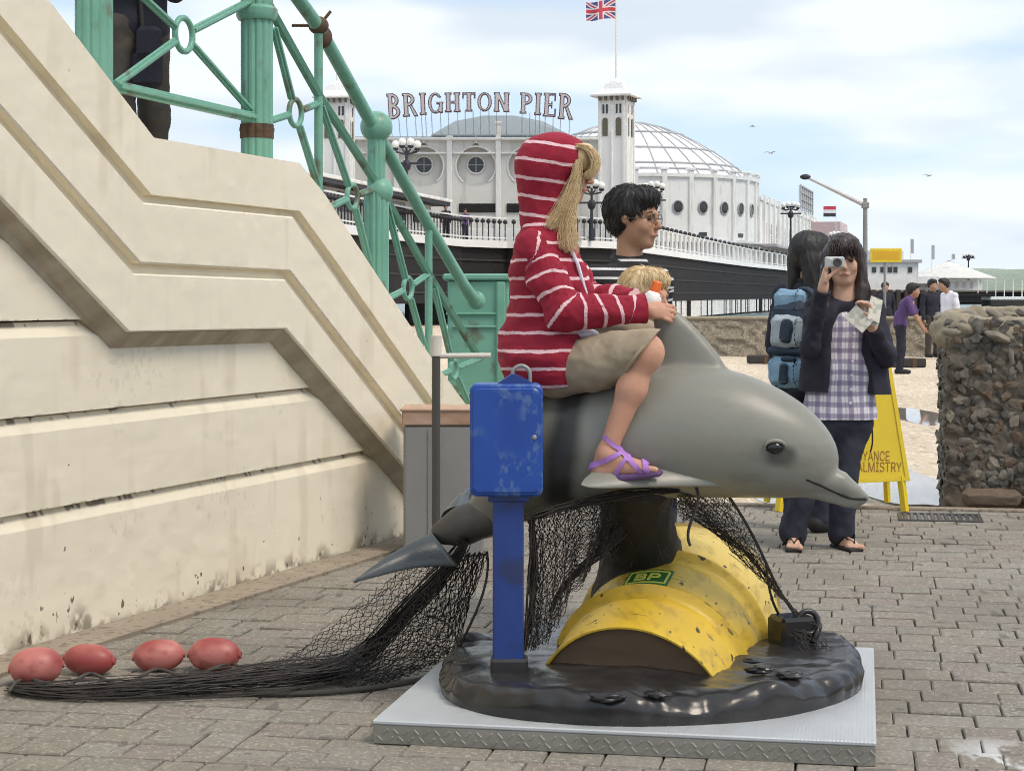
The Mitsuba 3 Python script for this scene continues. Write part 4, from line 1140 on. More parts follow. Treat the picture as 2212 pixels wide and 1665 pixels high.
# loose twine bunched round the pedestal
part(dn, 'gathered_net', cat([hank([DW(DL(1310 + 20 * k, 1068, .07)), U(1312 + 22 * k, 1125, 5.86), U(1285 + 38 * k, 1186, 5.88)], 34, [.02, .035, .045], .002, 20 + k) for k in range(5)]), 'net_twine')
for i, (px, py, rx, ry, lb) in enumerate(((78, 1438, 57, 41, 'leftmost and largest pink float lying beside the black net'), (193, 1423, 56, 33, 'second pink float from the left beside the black net'),
                                          (343, 1414, 55, 34, 'third pink float from the left, just right of the gap'), (463, 1412, 57, 36, 'rightmost of the four pink floats, nearest the dolphin ride'))):
    z = ry / 4000 * 6.05
    d = (EYE - z) * 4000 / (py - 635)
    f = thing('float_buoy', lb, 'fishing float', 'pink fishing floats along the net')
    a_, b_ = rx / 4000 * d, ry / 4000 * d
    t = np.linspace(-1, 1, 25)
    prof = np.c_[b_ * np.maximum(1 - np.abs(t) ** 2.3, 0) ** .5, t * a_]
    m = trimesh.creation.revolve(np.vstack([[0, -a_], prof[1:-1], [0, a_]]), sections=28)
    yaw = (.18, -.12, .1, -.08)[i]
    ex = V([math.cos(yaw), math.sin(yaw), (.06, -.04, .05, 0)[i]])
    ex = unit(ex); ey = unit(np.cross(V([0, 0, 1]), ex)); R = np.stack([ey, np.cross(ex, ey), ex], 1)
    m.apply_transform(M4(U(px, py, d), R[:, 0], R[:, 1], R[:, 2]))
    put(f + '__body', m, 'float_pink', smooth=True)
    rg = tube([U(px, py, d) - ex * (a_ + .003), U(px, py, d) - ex * (a_ - .014)], .013, 10)
    rg2 = tube([U(px, py, d) + ex * (a_ - .014), U(px, py, d) + ex * (a_ + .003)], .013, 10)
    put(f + '__end_collar', rg, 'float_pink', smooth=40); put(f + '__end_collar_001', rg2, 'float_pink', smooth=40)
fc = [(20, 1462), (78, 1438), (135, 1452), (193, 1423), (262, 1448), (343, 1414), (402, 1430), (463, 1412), (530, 1440)]
part(net, 'edge_rope', tube(spline([G(x, y + 30, .03) for x, y in fc], 40), .006, 6), 'rope_twine', smooth=True)

# ================================================================== THE PIER
DZ = 4.06
def deckpt(px, py):
    d = (DZ - EYE) * 4000 / (635 - py)
    return V([(px - 1106) / 4000 * d, d])
edge = [deckpt(*q) for q in ((520, 452), (700, 479), (881, 505), (998, 517), (1093, 521), (1253, 519), (1323, 522), (1407, 535), (1550, 557), (1622, 567.5), (1685, 574.5), (1968, 616))]
far_off = V([-26, 4])
pier = thing('pier', 'long seaside pier deck with white edge, railing and dark netted underside', 'pier')
outline = Polygon([*edge, edge[-1] + far_off * 1.2, V([-20, 150]), V([-34, 62])])
part(pier, 'deck', prism(outline.buffer(-.05), .25, M4((0, 0, DZ - .25), (1, 0, 0), (0, 1, 0), (0, 0, 1))), 'deck_wood')
def run(pts, off, z0, z1, th):
    ls = LineString(pts)
    poly = ls.buffer(th / 2, cap_style=2, join_style=2)
    m = prism(poly, z1 - z0); m.apply_translation((0, 0, z0))
    return m
part(pier, 'edge_beam', run(edge, 0, DZ - .36, DZ + .02, .22), 'white_metal')
part(pier, 'skirt', run([e + V([-.05, .35]) for e in edge], 0, .82, DZ - .37, .12), 'pier_black', label='dark netted side of the pier below the white deck edge')
for z in (1.3, 2.15, 3.0):
    part(pier, 'waling', run([e + V([-.03, .22]) for e in edge], 0, z, z + .09, .12), 'pier_timber')
part(pier, 'shade_backing', run([e + V([-.3, 4.5]) for e in edge[2:10]], 0, -.1, .9, .2), 'pier_black')  # black backing put in for the deep shade under the deck
L = LineString(edge)
s0, s1 = L.project(Point(*edge[4])), L.project(Point(*edge[10]))
g = np.random.default_rng(3)
s = s0
pile = tube([(0, 0, -.3), (0, 0, .88)], .115, 8)
pile_d = mikit.ply(pile, 'white_metal', smooth=40); pile_b = mikit.ply(pile, 'pier_black', smooth=40)
while s < s1:
    q = L.interpolate(s)
    scene[key(pier + '__pile')] = {**(pile_d if g.random() < .72 else pile_b), 'to_world': T().translate([q.x - .02, q.y + .7, 0])}
    s += .42 + g.random() * .38
# railing along the deck edge
rt = DZ + 1.25
part(pier, 'top_rail', run(edge[1:], 0, rt - .07, rt, .10), 'white_metal')
part(pier, 'low_rail', run(edge[1:], 0, DZ + .14, DZ + .2, .06), 'white_metal')
bal_d = mikit.ply(cat([tube([(0, 0, 0), (0, 0, 1.16)], .035, 6), ell((0, 0, 1.02), (.13, .13, .12), sub=1)]), 'lamp_black', smooth=40)
bal_w = mikit.ply(tube([(0, 0, 0), (0, 0, 1.19)], .12, 6), 'white_metal', smooth=40)
ball = mikit.ply(ell((0, 0, 1.08), (.15, .15, .15), sub=1), 'lamp_black', smooth=True)
s = L.project(Point(*edge[1])); sm_, se = L.project(Point(*edge[6])), L.project(Point(*edge[10])) + 40
while s < se:
    q = L.interpolate(s)
    tw = T().translate([q.x, q.y, DZ])
    if s < sm_:
        scene[key(pier + '__baluster')] = {**bal_d, 'to_world': tw}; s += .52
    else:
        k = key(pier + '__baluster'); scene[k] = {**bal_w, 'to_world': tw}
        scene[k + '__finial'] = {**ball, 'to_world': T().translate([q.x, q.y - .02, DZ + .26])}; s += 1.35 + max(0, s - sm_) * .030

# entrance hall: facade with round windows in horseshoe niches
hall = thing('pier_hall', 'white pier entrance hall with round windows under a low grey roof', 'building')
FY = 105.0
FXm = -2.05
zt, zw = 10.0, 8.62
def facade(x0, x1):
    p = sbox(x0, DZ, x1, zt)
    for x in (-5.01, -2.05, .89):
        p = p.difference(Point(x, zw - .12).buffer(1.12, quad_segs=12)).difference(Polygon([(x - .5, zw + .7), (x + .5, zw + .7), (x, zw + 1.32)]))
    return p
XZ = lambda y: M4((0, y, 0), (1, 0, 0), (0, 0, 1), (0, -1, 0))
part(hall, 'front_wall', prism(facade(-9.4, 5.4), .35, XZ(FY + .35)), 'cream_render')
part(hall, 'niche_wall', prism(sbox(-9.3, DZ, 5.3, zt - .1), .1, XZ(FY + .62)), 'cream_render')
part(hall, 'side_wall', rbox(.3, 16, zt - DZ - .2, .02, (-9.2, FY + 8.4, (zt + DZ) / 2 - .1)), 'cream_render')
part(hall, 'side_wall', rbox(.3, 16, zt - DZ - .2, .02, (5.2, FY + 8.4, (zt + DZ) / 2 - .1)), 'cream_render')
part(hall, 'cornice', cat([rbox(15.2, .35, .16, .03, (FXm + .05, FY - .12, zt + .05)), rbox(15.0, .22, .10, .02, (FXm + .05, FY - .06, zt - .75))]), 'white_render')
for x in (-5.01, -2.05, .89):
    aa = np.linspace(-.28 * np.pi, 1.28 * np.pi, 30)
    arc = [(x + 1.14 * math.cos(q), FY - .02, zw - .12 + 1.14 * math.sin(q)) for q in aa]
    k = part(hall, 'window', prism(Point(x, zw).buffer(.47), .06, XZ(FY + .52)), 'window_dark', label='round dark window in a horseshoe niche')
    part(k, 'frame', ring(V([x, FY + .45, zw]), V([1, 0, 0]), V([0, 0, 1]), .49, .05, 28, 6), 'white_render', smooth=True)
    part(k, 'muntin', rbox(.92, .04, .045, .01, (x, FY + .45, zw)), 'rib_grey'); part(k, 'muntin', rbox(.045, .04, .92, .01, (x, FY + .45, zw)), 'rib_grey')
    part(hall, 'niche_trim', tube(arc, .06, 6), 'white_render', smooth=True)
    part(hall, 'niche_finial', tube([(x, FY - .03, zw + 1.2), (x, FY - .03, zw + 1.62)], [.10, .03], 6), 'white_render')
for x, h in ((-9.1, zt), (-6.55, zt), (-3.55, zt + .15), (-.78, zt + .95), (2.35, zt), (5.1, zt)):
    part(hall, 'pilaster', cat([rbox(.30, .26, h - DZ, .03, (x, FY - .1, (h + DZ) / 2)), rbox(.40, .36, .16, .03, (x, FY - .1, h))]), 'white_render')
part(hall, 'entrance', cat([rbox(2.1, .1, .5, .01, (-1.95, FY - .06, 6.15)), rbox(1.7, .1, .5, .01, (.55, FY - .06, 6.15))]), 'pier_black', kind='stuff')
part(hall, 'plinth', rbox(14.6, .12, .9, .02, (FXm, FY - .07, DZ + .45)), 'white_render')
def hip(x0, x1, y0, y1, z0, ax, ay, z1, th=.08):
    v = V([[x0, y0, z0], [x1, y0, z0], [x1, y1, z0], [x0, y1, z0], [ax - .9, ay, z1], [ax + .9, ay, z1], [ax - 2.6, ay, z1 - .22 * (z1 - z0)], [ax + 2.6, ay, z1 - .22 * (z1 - z0)]])
    return trimesh.convex.convex_hull(np.vstack([v, v[:4] - V([0, 0, th])]))
part(hall, 'roof', hip(-9.6, 5.6, FY - .15, FY + 16, zt + .18, -.78, FY + 7.5, zt + .75), 'roof_grey')
part(hall, 'lantern_roof', hip(-4.6, 3.3, FY + .6, FY + 9, zt + .35, -.78, FY + 4.8, 11.85), 'roof_grey')
# towers
def tower(px, d, w, th, ztop, pole, lab):
    t = thing('pier_tower', lab, 'tower', 'towers at the pier entrance')
    x = (px - 1106) / 4000 * d
    R = T().translate([x, d, 0]).rotate([0, 0, 1], math.degrees(th))
    ze = ztop - 1.0
    part(t, 'shaft', rbox(w, w, ze - DZ, .04, (0, 0, (ze + DZ) / 2)), 'white_render', to_world=R)
    for sx in (-1, 0, 1):
        part(t, 'pilaster', rbox(.17 if sx else .12, .10, ze - DZ - 1.9 if not sx else ze - DZ, .02, (sx * (w / 2 - .09), -w / 2 - .03, (ze + DZ - (1.9 if not sx else 0)) / 2)), 'white_render', to_world=R)
    for sx in (-1, 1):
        part(t, 'pilaster', rbox(.10, .17, ze - DZ, .02, (w / 2 + .03, sx * (w / 2 - .09), (ze + DZ) / 2)), 'white_render', to_world=R)
    for sx in (-1, 1):
        x0 = sx * w * .245
        for o in (-.1, .1):
            part(t, 'slot_window', rbox(.105, .05, .5, .01, (x0 + o, -w / 2 - .015, ze - .72)), 'window_dark', to_world=R)
        arch = unary_union([sbox(-.15, 0, .15, .85), Point(0, .85).buffer(.15)])
        part(t, 'arched_window', prism(arch, .05, M4((x0, -w / 2 - .0, ze - 2.2), (1, 0, 0), (0, 0, 1), (0, -1, 0))), 'window_brown', to_world=R)
        part(t, 'slot_window', rbox(.05, .105, .5, .01, (w / 2 + .015, x0, ze - .72)), 'window_dark', to_world=R)
        part(t, 'arched_window', prism(arch, .05, M4((w / 2, x0, ze - 2.2), (0, 1, 0), (0, 0, 1), (1, 0, 0))), 'window_brown', to_world=R)
    part(t, 'brackets', cat([rbox(.12, .2, .22, .01, (sx, -w / 2 - .1, ze - .16)) for sx in np.linspace(-w * .42, w * .42, 5)] + [rbox(.2, .12, .22, .01, (w / 2 + .1, sx, ze - .16)) for sx in np.linspace(-w * .42, w * .42, 5)]), 'window_brown', kind='stuff', to_world=R)
    part(t, 'eaves', rbox(w + .75, w + .75, .14, .03, (0, 0, ze + .02)), 'white_render', to_world=R)
    n = [(w / 2 + .30, .08), (w / 2 + .05, .22), (w / 2 - .18, .42), (w / 2 - .30, .70), (w / 2 - .42, .86), (.06, 1.0)]
    v = []
    for r, z in n:
        v += [[-r, -r, ze + z], [r, -r, ze + z], [r, r, ze + z], [-r, r, ze + z]]
    f = []
    for i in range(len(n) - 1):
        for j in range(4):
            a, b = 4 * i + j, 4 * i + (j + 1) % 4
            f += [[a, b, b + 4], [a, b + 4, a + 4]]
    f += [[20, 21, 22], [20, 22, 23], [0, 2, 1], [0, 3, 2]]
    part(t, 'roof', trimesh.Trimesh(V(v), f, process=False), 'roof_white', to_world=R)
    part(t, 'pole' if pole > 3 else 'finial', tube([(0, 0, ztop - .1), (0, 0, ztop + pole)], [.06, .035], 8), 'white_metal', smooth=40, to_world=R)
    return t, V([x, d, ztop + pole])
_, tip = tower(1331, 102, 1.56, -.36, 13.12, 4.6, 'slim white tower carrying the union flag, right of the large letters')
tower(728, 102, 1.56, -.1, 13.0, 1.6, 'slim white tower seen through the green railing, left of the large letters')
# union flag
fl = thing('union_flag', 'small red, white and blue union flag flying from the tower pole', 'flag')
FW, FH = 1.62, 1.02
def flagpiece(poly, zoff, mat, name):
    m = flat(poly, zoff, zoff + .006, .12)
    v = m.vertices.copy()
    y = .12 * np.sin(v[:, 0] * 5.2) * np.clip(v[:, 0], 0, 1) * 1.2
    m.vertices = np.stack([tip[0] - .05 - v[:, 0] * .99, tip[1] + y - v[:, 2], tip[2] - .28 - FH / 2 + v[:, 1] - .06 * v[:, 0] + .05 * np.sin(v[:, 0] * 4)], 1)
    part(fl, name, m, mat)
R_ = sbox(0, -FH / 2, FW, FH / 2)
flagpiece(R_, 0, 'flag_blue', 'field')
dg = unary_union([LineString([(0, -FH / 2), (FW, FH / 2)]), LineString([(0, FH / 2), (FW, -FH / 2)])])
flagpiece(dg.buffer(.11).intersection(R_), .008, 'flag_white', 'white_saltire')
flagpiece(dg.buffer(.04).intersection(R_), .016, 'flag_red', 'red_saltire')
cr = lambda w: unary_union([sbox(0, -w, FW, w), sbox(FW / 2 - w, -FH / 2, FW / 2 + w, FH / 2)])
flagpiece(cr(.17), .024, 'flag_white', 'white_cross')
flagpiece(cr(.10), .032, 'flag_red', 'red_cross')

# arched sign of slab letters
sign = thing('letter_sign', 'arched row of big dark red slab letters standing on the hall roof', 'sign')
w_, sf_ = .29, .11
def slab(x, y0, y1, wide=.44):
    return unary_union([sbox(x - w_ / 2, y0, x + w_ / 2, y1), sbox(x - wide / 2, y0, x + wide / 2, y0 + sf_), sbox(x - wide / 2, y1 - sf_, x + wide / 2, y1)])
def bowl(x, y0, y1, rx):
    cy, ry = (y0 + y1) / 2, (y1 - y0) / 2
    e = shapely.affinity.scale(Point(0, 0).buffer(1, quad_segs=10), rx, ry)
    i = shapely.affinity.scale(Point(0, 0).buffer(1, quad_segs=10), rx - w_ * .85, ry - sf_ * 1.2)
    return shapely.affinity.translate(e.difference(i).intersection(sbox(0, -9, 9, 9)), x, cy)
def glyph(ch):
    if ch == 'I': return slab(.22, 0, 1), .44
    if ch == 'H': return unary_union([slab(.22, 0, 1), slab(.78, 0, 1), sbox(.2, .44, .8, .57)]), 1.0
    if ch == 'T': return unary_union([slab(.42, 0, 1), sbox(0, .88, .84, 1), sbox(0, .68, .10, 1), sbox(.74, .68, .84, 1)]), .84
    if ch == 'N': return unary_union([slab(.20, 0, 1, .38), slab(.82, 0, 1, .38), Polygon([(.12, 1), (.36, 1), (.90, 0), (.66, 0)])]), 1.02
    if ch == 'O':
        e = shapely.affinity.scale(Point(0, 0).buffer(1, quad_segs=10), .46, .5); i = shapely.affinity.scale(Point(0, 0).buffer(1, quad_segs=10), .24, .38)
        return shapely.affinity.translate(e.difference(i), .46, .5), .92
    if ch == 'G':
        e = shapely.affinity.scale(Point(0, 0).buffer(1, quad_segs=10), .46, .5); i = shapely.affinity.scale(Point(0, 0).buffer(1, quad_segs=10), .24, .38)
        q = e.difference(i).difference(sbox(.1, -.02, 1, .26))
        return shapely.affinity.translate(unary_union([q, sbox(.06, -.06, .5, .05), sbox(.24, -.48, .46, .05)]), .46, .5), .94
    if ch == 'P': return unary_union([slab(.22, 0, 1), bowl(.30, .42, 1, .50), sbox(.2, .90, .34, 1), sbox(.2, .42, .34, .52)]), .82
    if ch == 'R': return unary_union([slab(.22, 0, 1), bowl(.30, .44, 1, .48), sbox(.2, .90, .34, 1), sbox(.2, .44, .34, .54), Polygon([(.40, .48), (.62, .48), (.98, .0), (.70, 0)])]), .96
    if ch == 'B': return unary_union([slab(.22, 0, 1), bowl(.30, .46, 1, .46), bowl(.30, 0, .56, .52), sbox(.2, .90, .34, 1), sbox(.2, .46, .34, .56), sbox(.2, 0, .34, .1)]), .86
    if ch == 'E': return unary_union([slab(.22, 0, 1), sbox(.1, .9, .78, 1), sbox(.68, .68, .78, 1), sbox(.1, 0, .82, .1), sbox(.72, 0, .82, .34), sbox(.2, .45, .56, .56), sbox(.5, .36, .58, .65)]), .84
word = 'BRIGHTON PIER'
SD = 103.6
X0, X1 = (838 - 1106) / 4000 * SD, (1237 - 1106) / 4000 * SD
adv = [(glyph(c)[1] + .10) if c != ' ' else .52 for c in word]
sc = (X1 - X0) / (sum(adv) - .1)
x = X0
for ch, a in zip(word, adv):
    if ch != ' ':
        gpoly, gw = glyph(ch)
        xm = x + gw * sc / 2
        pxm = 1106 + xm * 4000 / SD
        yt, yb = 200 + 4 * ((pxm - 1036) / 200) ** 2 * .6, 241 + 20 * ((pxm - 1036) / 200) ** 2
        ztp, zbt = EYE + (635 - yt) / 4000 * SD, EYE + (635 - yb) / 4000 * SD
        til = (pxm - 1036) / 200 * .07
        gp = shapely.affinity.rotate(shapely.affinity.scale(gpoly, sc, ztp - zbt, origin=(0, 0)), math.degrees(-til), origin=(gw * sc / 2, 0))
        k = part(sign, 'letter', prism(gp, .22, M4((x, SD, zbt), (1, 0, 0), (0, 0, 1), (0, -1, 0))), 'letter_red')
        inner = gp.buffer(-.052)
        if inner.area > .02:
            part(k, 'face', prism(inner, .03, M4((x, SD - .22, zbt), (1, 0, 0), (0, 0, 1), (0, -1, 0))), 'letter_face')
        zr = 10.2
        for o in (.2, .8):
            part(sign, 'strut', tube([(x + gw * sc * o, SD - .1, zbt + .05), (x + gw * sc * o, SD + 1.3, zr)], .020, 5), 'rib_grey')
    x += a * sc

# domed hall behind the right tower
dome = thing('domed_hall', 'large white domed hall on the pier with ribbed roof and round windows', 'building')
dcx, dcy, rD = 11.8, 190.0, 13.2
zd, za = 12.75, 18.95
def lathe_at(prof, n=48):
    m = trimesh.creation.revolve(np.asarray(prof, float), sections=n); m.apply_translation((dcx, dcy, 0)); return m
part(dome, 'drum', lathe_at([[0, DZ], [rD, DZ], [rD, zd - .3], [rD + .26, zd - .22], [rD + .26, zd + .1], [rD - .4, zd + .12], [0, zd + .12]]), 'white_render', smooth=30)
a = np.linspace(0, np.pi / 2, 11)
rR = 12.65
dp = [(rR * math.cos(q), zd + .1 + (za - zd - .1) * (1 - math.cos(q) ** 1.75)) for q in a]
dp[-1] = (0, za)
part(dome, 'roof', lathe_at([[rR, zd]] + dp, 60), 'roof_white', smooth=50)
for i in range(36):
    q = 2 * np.pi * i / 36
    dq = abs(((q + np.pi / 2 + np.pi) % (2 * np.pi)) - np.pi)
    if dq > 1.75: continue
    pts = [(dcx + (r + .02) * math.cos(q), dcy + (r + .02) * math.sin(q), z + .03) for r, z in dp[:-1]]
    part(dome, 'rib', tube(pts, .065, 5), 'rib_grey')
for i in (2, 3, 5, 7):
    r, z = dp[i]
    part(dome, 'ring', ring(V([dcx, dcy, z + .05]), V([1, 0, 0]), V([0, 1, 0]), r + .03, .11, 60, 5), 'rib_grey')
for i in range(40):
    q = -np.pi / 2 + (i - 20) * np.pi / 15 / 2
    if abs(q + np.pi / 2) > 1.7: continue
    c, s_ = math.cos(q), math.sin(q)
    R = np.array([[-s_, c, 0], [c, s_, 0], [0, 0, 1.0]]).T
    if i % 2 == 0:
        part(dome, 'pilaster', cat([rbox(.5, .5, zd + .4 - DZ, .04, (dcx + rD * c, dcy + rD * s_, (zd + .4 + DZ) / 2), R), rbox(.72, .72, .24, .04, (dcx + rD * c, dcy + rD * s_, zd + .5), R)]), 'white_render')
    else:
        k = part(dome, 'window', ell((dcx + (rD + .02) * c, dcy + (rD + .02) * s_, 9.62), (.52, .06, .60), R, 2), 'window_dark', smooth=True)
        part(k, 'frame', ring(V([dcx + (rD + .08) * c, dcy + (rD + .08) * s_, 9.62]), R[:, 0], V([0, 0, 1.16]), .53, .07, 20, 5), 'rib_grey', smooth=True)
        if i % 4 == 1:
            part(dome, 'vent', rbox(.88, .08, .37, .01, (dcx + (rD + .04) * c, dcy + (rD + .04) * s_, 7.05), R), 'window_dark')
part(dome, 'skirt_roof', lathe_at([[rD - .1, 6.6], [rD + .9, 6.3], [rD + .9, 6.2], [rD - .1, 6.45]]), 'rib_grey', smooth=30)
# long arcade building running out along the pier
PDir = unit(V([.25, .968, 0])); PN = V([PDir[1], -PDir[0], 0])
arc = thing('arcade_building', 'long low white arcade running out along the pier behind the dome', 'building')
o = V([27.6, 206, 0])
def slabbox(o, l, w, z0, z1):
    m = rbox(l, w, z1 - z0, .05); m.apply_transform(M4(o + PDir * l / 2 - PN * w / 2 + V([0, 0, (z0 + z1) / 2]), PDir, -PN, V([0, 0, 1])))
    if m.volume < 0: m.invert()
    return m
part(arc, 'wall', slabbox(o, 71, 9, DZ, 11.7), 'white_render')
part(arc, 'parapet', slabbox(o + PN * .16, 71, 9.3, 11.7, 12.15), 'white_render')
for i in range(14):
    p = o + PDir * (2.2 + 4.9 * i)
    part(arc, 'pilaster', slabbox(p + PN * .35, .7, .4, DZ, 12.5), 'white_render')
    part(arc, 'window', slabbox(p + PDir * 1.8 + PN * .08, 2.0, .14, 6.4, 9.5), 'window_brown' if i % 3 else 'pavilion_pink')
part(arc, 'canopy', slabbox(o + PN * 1.9, 71, 2.0, 6.5, 6.9), 'rib_grey')
hb = thing('hoarding', 'pale lattice hoarding standing on the arcade roof', 'hoarding')
p = o + PDir * 45
part(hb, 'panel', slabbox(p, 17.5, .2, 13.1, 16.0), 'letter_face')
for i in range(7):
    part(hb, 'frame_post', slabbox(p + PDir * (i * 2.85) + PN * .17, .22, .19, 12.1, 16.1), 'rib_grey')
for i in range(4):
    part(hb, 'frame_rail', slabbox(p + PN * .19, 17.5, .14, 13.1 + i * .9, 13.24 + i * .9), 'rib_grey')
pk = thing('pier_stall', 'pinkish stall with dark awning beside the arcade', 'stall')
part(pk, 'wall', slabbox(o + PDir * 60 + PN * 4.2, 13, 4.5, DZ, 11.6), 'pavilion_pink')
part(pk, 'awning', slabbox(o + PDir * 59 + PN * 5.8, 15, 1.9, 8.0, 8.4), 'window_dark')
for i in range(4):
    part(pk, 'window', slabbox(o + PDir * (61.6 + 3.1 * i) + PN * 4.28, 1.9, .14, 8.8, 10.8), 'letter_face')
# kiosk at the pier entrance, seen through the railing
kk_ = thing('entrance_kiosk', 'low kiosk with dark eaves at the pier entrance, behind the green railing', 'kiosk')
a_, b_ = U(690, 378, 71), U(978, 424, 92)
ex = unit(V([b_[0] - a_[0], b_[1] - a_[1], 0])); ln = np.linalg.norm((b_ - a_)[:2]); ny = V([-ex[1], ex[0], 0])
def kbox(l0, l1, w0, w1, z0, z1, c=.02):
    m = rbox(l1 - l0, w1 - w0, z1 - z0, c)
    m.apply_transform(M4(V([a_[0], a_[1], 0]) + ex * (l0 + l1) / 2 + ny * (w0 + w1) / 2 + V([0, 0, (z0 + z1) / 2]), ex, ny, V([0, 0, 1]))); return m
part(kk_, 'wall', kbox(.5, ln - .8, .9, 3.4, DZ, 5.75), 'cream_render')
part(kk_, 'roof', kbox(0, ln, 0, 4, 5.80, 5.95), 'white_render')
part(kk_, 'eaves', kbox(.1, ln - .1, .1, 3.9, 5.62, 5.80), 'lamp_black')
for i in range(5):
    part(kk_, 'window', kbox(1.2 + i * 4.0, 3.6 + i * 4.0, .84, .92, 4.7, 5.5, .01), 'window_dark')
# lamp standards with clusters of globes
def pier_lamp(px, d, ztop, lab, sc=1.0, flagged=False):
    t = thing('pier_lamp', lab, 'lamp post', 'globe lamps on the pier')
    x = (px - 1106) / 4000 * d
    R = T().translate([x, d, 0])
    part(t, 'column', lathe([[0, DZ], [.16 * sc, DZ], [.15 * sc, DZ + .6], [.09 * sc, DZ + .75], [.06 * sc, ztop - .4], [.0, ztop - .35]], 10), 'lamp_black', smooth=40, to_world=R)
    part(t, 'crossarm', cat([tube([(-.75 * sc, 0, ztop - 1.15), (.75 * sc, 0, ztop - 1.15)], .06 * sc, 6), tube([(0, -.5 * sc, ztop - 1.15), (0, .5 * sc, ztop - 1.15)], .06 * sc, 6), ell((0, 0, ztop - 1.25), (.22 * sc, .22 * sc, .3 * sc), sub=1)]), 'lamp_black', smooth=40, to_world=R)
    for i, (ox, oz) in enumerate(((-.52, -.1), (-.2, 0.02), (.2, .02), (.52, -.1))):
        k = part(t, 'bracket', cat([tube([(0, 0, ztop - .72 * 1), (ox * sc, 0, ztop - .5 * sc + oz)], .05 * sc, 6), ell((ox * sc, 0, ztop - .36 * sc + oz), (.15 * sc, .15 * sc, .1 * sc), sub=1)]), 'lamp_black', smooth=40, to_world=R)
        part(k, 'globe', ell((ox * sc, 0, ztop - .15 * sc + oz), (.19 * sc, .19 * sc, .2 * sc), sub=2), 'lamp_globe', smooth=True, to_world=R)
pier_lamp(878, 89, 8.7, 'tall pier lamp with white globes in front of the left round window')
pier_lamp(1278, 97, 7.2, 'pier lamp with globes in front of the slim flag tower')
pier_lamp(1413, 118, 8.4, 'pier lamp with globes standing in front of the white dome')
pier_lamp(1708, 188, 10.6, 'pier lamp with globes beside the lattice hoarding', 1.4)
pier_lamp(1806, 256, 9.9, 'pier lamp with globes just above the dark haired woman', 1.5)
pier_lamp(2092, 420, 10.6, 'farthest pier lamp, right of the distant pavilion', 2.0)
# tricolour pennant
pn = thing('striped_flag', 'small flag of red, white and dark stripes above the pier, left of the street light', 'flag')
d0 = 255
p = U(1806, 444, d0)
part(pn, 'pole', tube([V([p[0], d0, DZ]), p + V([0, 0, .2])], .04, 5), 'white_metal')
for i, mt in enumerate(('flag_red', 'flag_white', 'window_dark')):
    part(pn, 'stripe', rbox(1.7, .04, .48, .005, p + V([-.9, 0, -.3 - .48 * i])), mt)
# distant end of the pier
fk = thing('far_kiosk', 'distant white kiosk with small dark windows, behind the yellow notice', 'building')
d0 = 330
def fb(px0, px1, y0, y1, dd, depth, mt, name, par):
    a0, b0 = U(px0, y1, dd), U(px1, y0, dd)
    return part(par, name, rbox(b0[0] - a0[0], depth, b0[2] - a0[2], .03, ((a0[0] + b0[0]) / 2, dd + depth / 2, (a0[2] + b0[2]) / 2)), mt)
fb(1874, 1984, 566, 626, d0, 9, 'white_render', 'wall', fk)
fb(1868, 1992, 560, 567, d0 - .6, 10, 'rib_grey', 'roof', fk)
fb(1882, 1952, 540, 561, d0 + 1, 7, 'white_render', 'upper_storey', fk)
for px in (1884, 1902, 1918, 1930, 1962):
    fb(px, px + 9, 576, 588, d0 - .2, .15, 'window_dark', 'window', fk)
fp = thing('far_pavilion', 'distant white pavilion with a wide tent shaped roof near the pier end', 'building')
d0 = 420
c0 = U(2050, 562, d0)
part(fp, 'roof', lathe([[0, 12.2 - 3.2], [10.5, 12.2 - 7.2], [10.5, 12.2 - 7.4], [0, 12.2 - 7.4]], 24, (c0[0], d0, c0[2] - 9.0)), 'pavilion_roof', smooth=30)
fb(1975, 2030, 596, 612, d0 - 12, 8, 'roof_white', 'side_roof', fp)
fb(1970, 2122, 604, 628, d0 - 8, 14, 'white_render', 'wall', fp)
for px in range(1984, 2110, 16):
    fb(px, px + 6, 609, 620, d0 - 8.2, .15, 'letter_face', 'window', fp)
for i, (px, y0, y1) in enumerate(((1967, 515, 590), (2012, 528, 600), (2056, 548, 565))):
    bn_ = thing('pier_banner', ('left', 'middle', 'right')[i] + ' one of three thin grey banners above the distant pavilion', 'banner', 'banners at the pier end')
    a0, b0 = U(px, y0, d0 - 5), U(px, y1, d0 - 5)
    part(bn_, 'mast', tube([b0, a0], .10, 5), 'white_metal')
    part(bn_, 'cloth', rbox(.65, .08, min(3.2, (a0[2] - b0[2]) * .7), .01, a0 + V([.4, 0, -min(1.7, (a0[2] - b0[2]) * .35)])), 'rib_grey')
part(pier, 'head_deck', rbox(66, 128, .3, .03, (90, 384, 1.82)), 'deck_wood')
part(pier, 'head_skirt', rbox(65, 127, 1.9, .03, (90, 384, .75)), 'pier_black')
# headland
hd = sheet(560, 1900, 2500, 2900, 0, 60, 6)
xx = hd.vertices[:, 0]
hh = (20 + 16 * meshkit.fbm(np.c_[xx * .006, hd.vertices[:, 1] * .004, xx * 0], 4, 3) + 8) * np.clip((xx - 585) / 60, 0, 1)
hd.vertices[:, 2] = np.where(hd.vertices[:, 1] < 2501, -2, hh * np.clip((hd.vertices[:, 1] - 2500) / 120, 0, 1))
struct('headland', hd, 'hill_haze_green', 'hazy green headland at the far right', smooth=True)
